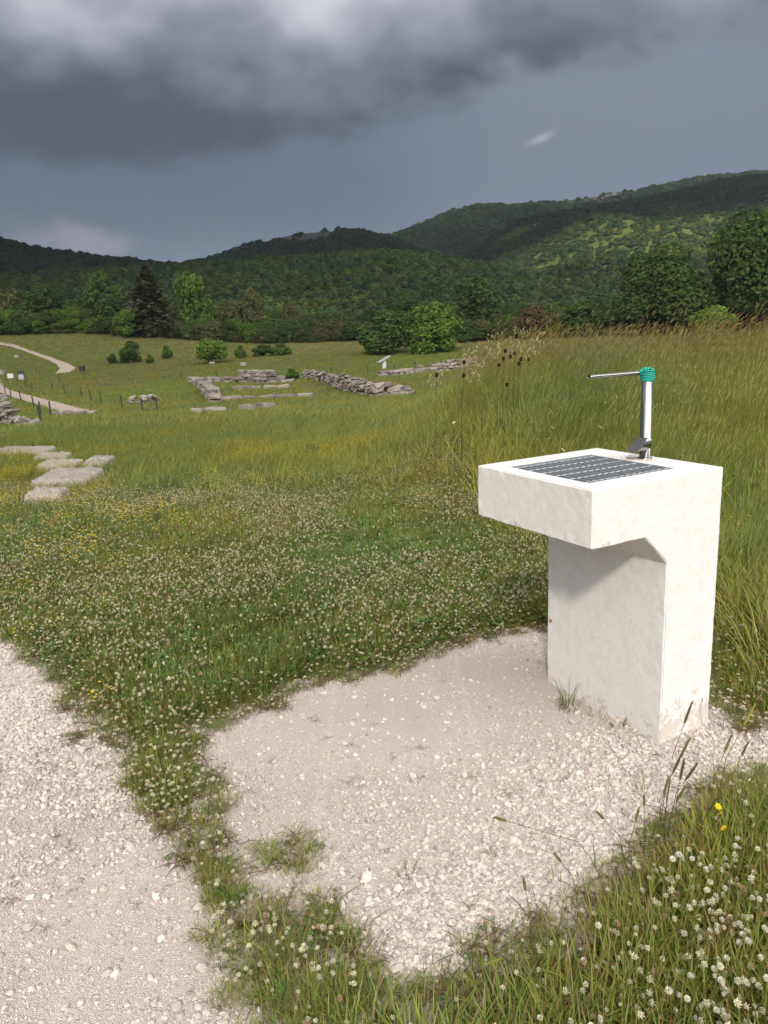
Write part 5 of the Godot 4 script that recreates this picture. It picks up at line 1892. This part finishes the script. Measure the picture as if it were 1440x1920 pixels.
# ------------------------------------------------------------------ single plants near the camera
func build_single_plants() -> void:
	var g := RandomNumberGenerator.new()
	g.seed = 616
	# grass spikes leaning over the apron at the lower right: [root x, root d, tip x, tip d, tip height, head length, head lean]
	var spikes := [
		[0.86, 2.16, 0.965, 2.24, 0.40, 0.075, "tall dark spike of grass standing in front of the fountain's right flank"],
		[0.85, 2.14, 0.93, 2.16, 0.32, 0.075, "thick grass spike just below the tallest one, slanting right"],
		[0.83, 2.12, 0.90, 2.15, 0.265, 0.06, "bowed grass spike bent over to the right below the thick one"],
		[0.85, 2.10, 0.93, 2.10, 0.265, 0.065, "slanting grass spike right of the bowed one"],
		[0.86, 2.08, 0.89, 2.10, 0.285, 0.07, "upright green grass spike between the bowed and slanting ones"],
		[0.84, 2.08, 0.89, 2.08, 0.205, 0.06, "lowest of the slanting grass spikes by the fountain"],
		[0.80, 2.06, 0.845, 2.10, 0.225, 0.06, "slim drooping spike left of the bunch by the fountain"],
		[0.93, 2.06, 1.05, 2.10, 0.235, 0.075, "long slanting spike right of the bunch by the fountain"],
		[1.02, 2.16, 1.19, 2.28, 0.36, 0.085, "tall pale green spike at the right beside the fountain's foot"],
		[0.90, 2.00, 0.95, 2.00, 0.21, 0.04, "short dark spike above the yellow flowers"],
		[0.90, 1.95, 0.80, 1.95, 0.165, 0.09, "horizontal spike pointing left above the lower right grass"],
		[0.99, 1.90, 1.07, 1.90, 0.27, 0.12, "long arching spike crossing the right edge"],
		[0.60, 1.93, 0.28, 1.95, 0.215, 0.04, "thin stalk leaning far left over the gravel"],
		[0.72, 1.70, 0.75, 1.62, 0.14, 0.08, "yellowish spike low in the right hand grass"],
		[0.27, 1.62, 0.20, 1.545, 0.10, 0.075, "yellowish spike at the bottom edge of the apron"],
		[0.93, 1.86, 0.95, 1.70, 0.16, 0.13, "long pale spike hanging down at the right"],
		[0.74, 2.00, 0.77, 2.10, 0.165, 0.035, "small upright spike left of the bunch by the fountain"],
	]
	var more := [[0.98, 2.12, 1.08, 2.2, 0.30, 0.06, "slim dry spike right of the long slanting one"], [1.08, 2.2, 1.16, 2.25, 0.24, 0.05, "short dry spike near the right edge of the apron"], [1.0, 2.04, 1.12, 2.06, 0.28, 0.07, "green spike above the upper yellow flower"], [0.68, 1.98, 0.60, 2.02, 0.17, 0.03, "thin dry stalk leaning left beside the far leaning one"], [0.66, 1.92, 0.72, 2.0, 0.19, 0.04, "thin dry stalk at the rim of the right hand grass"], [0.5, 1.84, 0.44, 1.88, 0.14, 0.03, "short dry stalk at the bottom of the right hand grass"], [0.34, 1.7, 0.33, 1.76, 0.16, 0.03, "thin dry stalk rising at the bottom rim of the apron"]]
	for q in spikes + more:
		var root := at(q[0], q[1])
		var t := thing("grass_spike", root, 0.0, q[6], "grass stalk", "grass spikes in front of the fountain")
		var tip: Vector3 = at(q[2], q[3], q[4]) - root
		var bend := Vector3(tip.x * 0.25, tip.y * 0.62, tip.z * 0.25)
		var along_tip := (tip - bend).normalized()
		var neck: Vector3 = tip - along_tip * q[5]
		var s := Shape.new()
		s.tint = Color(0.13, 0.13, 0.045)
		s.tube([Vector3(0, -0.01, 0), bend * 0.5 + Vector3(0, 0.01, 0), bend, neck], [0.0013, 0.0012, 0.0011, 0.0009], 5, false)
		put(s.mesh(true), "stem", M.leaf, t)
		var h := Shape.new()
		var dark: bool = "dark" in q[6] or "bowed" in q[6]
		var pale: bool = "yellowish" in q[6] or "pale" in q[6]
		var col := Color(0.115, 0.10, 0.035) if dark else Color(0.30, 0.27, 0.06) if pale else Color(0.155, 0.15, 0.045)
		var fat := 0.0042
		h.tint = col
		h.tube([neck, neck + along_tip * q[5] * 0.2, neck + along_tip * q[5] * 0.7, tip], [fat * 0.4, fat, fat * 0.9, fat * 0.35], 7)
		for k in 70:
			# bristles
			var u := g.randf()
			var p: Vector3 = neck.lerp(tip, u)
			var out := Vector3(g.randfn(), g.randfn(), g.randfn()).normalized()
			out = (out - along_tip * out.dot(along_tip)).normalized()
			var e := p + out * fat * 1.5 + along_tip * 0.008
			var v := g.randf_range(0.8, 1.3)
			h.tint = Color(col.r * v, col.g * v, col.b * v)
			var w := along_tip.cross(out) * 0.0007
			h.tri(p + out * fat * 0.6 - w, p + out * fat * 0.6 + w, e)
		put(h.mesh(), "seed_head", M.leaf, t)
		var lf := Shape.new()
		lf.tint = Color(0.10, 0.14, 0.04)
		lf.blade(bend * 0.35, Vector3(g.randf_range(-1, 1), 0, g.randf_range(-1, 1)).normalized(), 0.07, 0.06, 0.005, 4)
		put(lf.mesh(), "leaf", M.leaf, t)
	# tufts and weeds rooted in the gravel
	var sets := [
		[0.745, 2.955, 46, 0.045, 0.05, 0.15, "dense green grass tuft at the foot of the fountain's front"],
		[0.02, 1.99, 22, 0.035, 0.02, 0.06, "small flat grass tuft alone in the middle of the gravel"],
		[0.46, 1.915, 20, 0.03, 0.02, 0.05, "small leafy tuft at the right rim of the apron"],
		[0.905, 2.79, 12, 0.03, 0.05, 0.13, "wispy weed beside the fountain's near corner"],
		[0.86, 2.33, 14, 0.035, 0.04, 0.10, "sparse grey green weed in front of the fountain's corner"],
		[0.83, 2.90, 10, 0.025, 0.03, 0.08, "little weed right of the dense tuft at the fountain"],
	]
	for q in sets:
		var o := put(tuft(int(q[2] * 7), q[2], q[3], q[4], q[5], 0.0032, [GREEN, DEEP, FRESH, Color(0.09, 0.11, 0.055)], 0.0, 4).mesh(), "grass_tuft", M.leaf)
		o.position = at(q[0], q[1], 0.005)
		tag(o, q[6], "grass tuft", "tufts growing in the gravel")
	# twig by the fountain
	var tw := Shape.new()
	tw.tube([Vector3(0, 0.012, 0), Vector3(0.05, 0.012, 0.035), Vector3(0.078, 0.011, 0.07), Vector3(0.086, 0.010, 0.11)], [0.0022, 0.0028, 0.0026, 0.0016], 6)
	var two := put(tw.mesh(true), "twig", plain(lin(0.06, 0.035, 0.025), 0.9))
	two.position = at(0.93, 2.80)
	tag(two, "dark crooked twig on the gravel by the fountain's near corner", "twig")
	# dark ball-headed stalks in the tall grass
	var ball := Shape.new()
	for k in 90:
		var y := 1.0 - 2.0 * (k + 0.5) / 90.0
		var a := k * 2.399
		var r := sqrt(1.0 - y * y)
		var dir := Vector3(cos(a) * r, y * 1.15, sin(a) * r)
		var side := dir.cross(Vector3(0.2, 1, 0.3)).normalized()
		var v := g.randf_range(0.6, 1.5)
		ball.tint = Color(0.035 * v, 0.012 * v, 0.018 * v)
		ball.tri(dir * 0.010 - side * 0.006, dir * 0.021, dir * 0.010 + side * 0.006)
		ball.tri(dir * 0.013 - side * 0.005, dir * 0.0215 + side * 0.004, dir * 0.0215 - side * 0.004)
	var ball_mesh := ball.mesh()
	var heads := [[0.63, 8.3, 1.13, "leftmost dark ball headed stalk above the ruins"], [0.96, 8.6, 1.17, "dark ball headed stalk second from the left, the upper one"], [0.93, 8.4, 1.05, "dark ball headed stalk second from the left, the lower one"], [1.44, 9.2, 0.96, "dark ball head at the lower left of the cluster"], [1.46, 9.0, 1.05, "dark ball head at the middle left of the cluster"], [1.45, 8.8, 1.16, "dark ball head at the upper left of the cluster"], [1.56, 9.1, 1.04, "dark ball head in the centre of the cluster"], [1.54, 8.7, 1.12, "dark ball head right above the cluster's centre"], [1.47, 8.2, 1.36, "highest dark ball head, above the cluster"], [1.72, 9.3, 0.95, "dark ball head right of the cluster's centre"], [1.64, 9.0, 0.95, "small dark ball head at the lower right of the cluster"], [1.83, 9.4, 0.91, "rightmost dark ball head of the cluster"], [1.2, 7.2, 1.02, "lone dark ball head lower down in the tall grass"]]
	for q in heads:
		var root := at(q[0] - 0.05, q[1])
		var t := thing("ball_head_stalk", root, 0.0, q[3], "wildflower", "dark ball headed stalks in the tall grass")
		var s := Shape.new()
		s.tint = Color(0.10, 0.10, 0.045)
		var top := Vector3(0.05, q[2], 0)
		s.tube([Vector3.ZERO, Vector3(0.015, q[2] * 0.5, 0), top], [0.003, 0.0026, 0.002], 4, false)
		put(s.mesh(true), "stem", M.leaf, t)
		var b := put(ball_mesh, "flower_head", M.matte, t)
		b.position = top
		b.scale = Vector3.ONE * g.randf_range(0.85, 1.15)
	# wild oats: thin stalks with hanging pale spikelets
	var oats := [[0.68, 10.0, 1.15, "wild oat stalk leftmost of the pale panicles"], [1.10, 10.0, 1.2, "wild oat panicle in front of the right big bush"], [1.42, 10.0, 1.25, "wild oat panicle highest of the pale ones"], [1.74, 10.0, 1.22, "broad wild oat panicle beside the highest ball head"], [1.96, 10.0, 1.12, "rightmost wild oat panicle drooping right"], [1.19, 10.0, 1.02, "low wild oat panicle behind the ball heads"]]
	for q in oats:
		var root := at(q[0] - 0.12, q[1])
		var t := thing("wild_oat", root, 0.0, q[3], "grass stalk", "wild oats above the ruins")
		var s := Shape.new()
		s.tint = Color(0.28, 0.23, 0.10)
		var top := Vector3(0.16, q[2], 0)
		var mid := Vector3(0.04, q[2] * 0.6, 0)
		s.tube([Vector3.ZERO, mid, top, top + Vector3(0.10, 0.0, 0)], [0.0025, 0.002, 0.0014, 0.0008], 4, false)
		var sp := Shape.new()
		for k in 44:
			var u := g.randf()
			var p := mid.lerp(top, 0.45 + 0.6 * u) + Vector3(g.randf_range(-0.04, 0.16), g.randf_range(-0.03, 0.07), g.randf_range(-0.06, 0.06))
			var v := g.randf_range(0.75, 1.15)
			sp.tint = Color(0.52 * v, 0.47 * v, 0.30 * v)
			sp.tube([p, p + Vector3(0.004, -0.012, 0), p + Vector3(0.010, -0.036, 0)], [0.001, 0.0062, 0.0005], 4, false)
			s.tint = Color(0.28, 0.23, 0.10)
			s.tube([mid.lerp(top, 0.4 + 0.6 * u), p], [0.0007, 0.0005], 3, false)
		put(s.mesh(), "stem", M.leaf, t)
		put(sp.mesh(), "spikelets", M.leaf, t)
	# white open flowers behind the basin
	var whites := [[1.30, 6.3, 0.66, "white flower, leftmost of the group behind the basin"], [1.41, 6.3, 0.66, "white flower, upper right of the group behind the basin"], [1.35, 6.3, 0.56, "white flower lowest in the group behind the basin"], [1.50, 6.3, 0.56, "white flower at the right end of the group behind the basin"], [1.43, 6.3, 0.75, "small white flower highest of the group behind the basin"], [1.83, 6.3, 0.72, "large lone white flower left of the tap"], [0.60, 6.2, 0.62, "lone white flower in the grass left of the ball head"], [0.78, 8.0, 0.62, "white flower far left in the tall grass"], [0.0, 7.0, 0.55, "white flower in the middle of the meadow"]]
	for q in whites:
		var root := at(q[0], q[1])
		var big: bool = "large" in q[3]
		flower(root, q[2], 0.028 if big else 0.021, 5, Color(0.80, 0.80, 0.76), Color(0.55, 0.5, 0.12), "white_flower", q[3], "white flowers behind the basin", g)
	for q in [[1.31, 2.75, 0.05, "small daisy nearest the fountain's back foot"], [1.42, 2.82, 0.07, "small daisy higher up right of the fountain's foot"], [1.40, 2.60, 0.05, "upper one of the two close daisies at the right edge"], [1.41, 2.53, 0.05, "lower one of the two close daisies at the right edge"], [1.35, 2.50, 0.04, "lowest daisy at the right edge by the gravel"]]:
		flower(at(q[0], q[1]), q[2], 0.010, 11, Color(0.80, 0.79, 0.76), Color(0.62, 0.42, 0.03), "daisy", q[3], "daisies right of the fountain", g)
	for q in [[0.99, 2.02, 0.14, "upper yellow flower in the grass at the lower right"], [0.975, 1.98, 0.13, "lower yellow flower in the grass at the lower right"], [0.93, 2.03, 0.085, "half hidden yellow flower left of the other two"], [0.99, 2.10, 0.12, "small yellow flower behind the short dark spike"]]:
		flower(at(q[0], q[1]), q[2], 0.012, 8, Color(0.74, 0.52, 0.015), Color(0.6, 0.36, 0.01), "yellow_flower", q[3], "yellow flowers at the lower right", g)
	# clover flowers near enough to be told apart
	var shapes := [[clover_stem(0.10), clover_flower(81, 0.10, 0.0105, 34, false)], [clover_stem(0.14), clover_flower(82, 0.14, 0.0115, 38, false)], [clover_stem(0.075), clover_flower(83, 0.075, 0.010, 32, false)]]
	var made := 0
	var tries := 0
	while made < 150 and tries < 6000:
		tries += 1
		var d := g.randf_range(1.38, 1.95)
		var x := g.randf_range(0.28, 0.58 * d)
		if x < 0.28 + (d - 1.4) * 0.7 + g.randf() * 0.15 or surface_at(x, d) != 0:
			continue
		if n_patch.get_noise_2d(x * 60.0, d * 60.0) < -0.22:
			continue
		var k := g.randi() % 3
		var t := thing("clover_flower", at(x, d), g.randf() * TAU, "white clover flower in the grass at the lower right corner", "flower", "white clover flowers at the lower right")
		t.rotation.x = g.randf_range(-0.15, 0.15)
		t.scale = Vector3.ONE * g.randf_range(0.5, 0.78)
		put(shapes[k][0], "stem", M.leaf, t)
		put(shapes[k][1], "flower_head", M.petal, t)
		made += 1

func clover_stem(h: float) -> ArrayMesh:
	var s := Shape.new()
	s.tint = Color(0.09, 0.13, 0.04)
	s.tube([Vector3(0, -0.01, 0), Vector3(0.004, h * 0.55, 0.001), Vector3(0.012, h, 0.006)], [0.0012, 0.0011, 0.001], 5, false)
	return s.mesh(true)

func flower(root: Vector3, h: float, r: float, petals: int, col: Color, eye: Color, called: String, label: String, group: String, g: RandomNumberGenerator) -> void:
	var t := thing(called, root, g.randf() * TAU, label, "flower", group)
	var s := Shape.new()
	s.tint = Color(0.09, 0.13, 0.04)
	var top := Vector3(0.01, h, 0.01)
	s.tube([Vector3(0, -0.01, 0), Vector3(0, h * 0.5, 0.004), top], [0.0016, 0.0014, 0.0012], 5, false)
	put(s.mesh(true), "stem", M.leaf, t)
	var p := Shape.new()
	var face := Vector3(g.randf_range(-0.3, 0.3), 0.8, 0.6).normalized()
	var t1 := face.cross(Vector3.RIGHT).normalized()
	for k in petals:
		var dir := t1.rotated(face, TAU * k / petals + g.randf_range(-0.1, 0.1))
		var side := face.cross(dir)
		var w := r * 2.2 / petals
		var v := g.randf_range(0.9, 1.05)
		p.tint = Color(col.r * v, col.g * v, col.b * v)
		p.quad(top, top + dir * r * 0.55 + side * w + face * r * 0.12, top + dir * r + face * r * 0.05, top + dir * r * 0.55 - side * w + face * r * 0.12)
	put(p.mesh(), "petals", M.petal, t)
	var c := Shape.new()
	c.tint = eye
	c.ball(top + face * r * 0.08, Vector3.ONE * r * 0.24, 4, 7)
	put(c.mesh(), "centre", M.petal, t)

func _ready() -> void:
	rng.seed = 20240
	n_patch.seed = 17
	n_patch.frequency = 0.03
	n_patch.fractal_octaves = 3
	n_fine.seed = 19
	n_fine.frequency = 0.09
	n_fine.fractal_octaves = 3
	n_hill.seed = 29
	n_hill.frequency = 0.006
	n_hill.fractal_octaves = 4
	set_camera_and_light()
	print("sky")
	make_materials()
	M.knob_face = plain(lin(0.30, 0.30, 0.31), 0.5, 1.0)  # darker, duller than the steel: reflected dark sky is put into the colour
	M.stones = []
	for v in [Color(0.60, 0.56, 0.51), Color(0.68, 0.65, 0.61), Color(0.50, 0.46, 0.42)]:
		var m: StandardMaterial3D = M.chip.duplicate()
		m.vertex_color_use_as_albedo = false
		m.albedo_color = lin(v.r, v.g, v.b)
		M.stones.append(m)
	M.ruin = []
	for v in [Color(0.95, 0.90, 0.88), Color(0.78, 0.76, 0.76), Color(1.1, 1.05, 1.0), Color(0.62, 0.58, 0.57)]:
		var m: StandardMaterial3D = M.rock.duplicate()
		m.vertex_color_use_as_albedo = false
		m.albedo_color = lin(v.r, v.g, v.b)
		M.ruin.append(m)
	M.ruin_pale = M.rock.duplicate()
	M.ruin_pale.vertex_color_use_as_albedo = false
	M.ruin_pale.albedo_color = lin(1.1, 1.05, 1.0)
	M.ruin_pale.uv1_scale = Vector3.ONE * 2.2
	M.slab = M.ruin_pale.duplicate()
	M.slab.albedo_color = Color.WHITE
	M.slab.albedo_texture = noise_tex(1024, 0.06, 6, [[0.0, lin(0.10, 0.085, 0.07)], [0.36, lin(0.22, 0.19, 0.16)], [0.5, lin(0.40, 0.365, 0.32)], [1.0, lin(0.54, 0.50, 0.445)]], 67)
	M.slab.uv1_scale = Vector3.ONE * 1.4
	poly_path = pack(PATH_EDGE)
	poly_pad = pack(PAD_EDGE)
	for a in ISLANDS:
		poly_islands.append(pack(a))
	far_polys = [pack([[-82.1, 166.7], [-66.3, 150.6], [-53.6, 135.1], [-49.8, 128.7], [-48.3, 122.4], [-50.2, 121.0], [-52.4, 128.4], [-59.0, 140.0], [-66.1, 148.6], [-80.4, 163.2]]), pack([[-58.7, 117.5], [-48.6, 100.6], [-33.4, 75.2], [-23.9, 59.7], [-17.7, 48.0], [-18.6, 46.0], [-26.4, 60.5], [-36.6, 77.0], [-51.0, 98.5], [-60.5, 114.5]]), pack([[-17.5, 31.0], [-15.3, 30.1], [-12.7, 27.3], [-12.1, 24.6], [-14.5, 22.0]])]
	build_ground()
	build_far_paths()
	build_hills()
	build_hill_track()
	build_clouds()
	print("setting")
	build_fountain()
	build_ruins()
	build_posts()
	build_signs()
	build_trees()
	print("trees")
	build_gravel()
	build_meadow()
	print("meadow")
	build_flowers()
	build_single_plants()
	print("done")
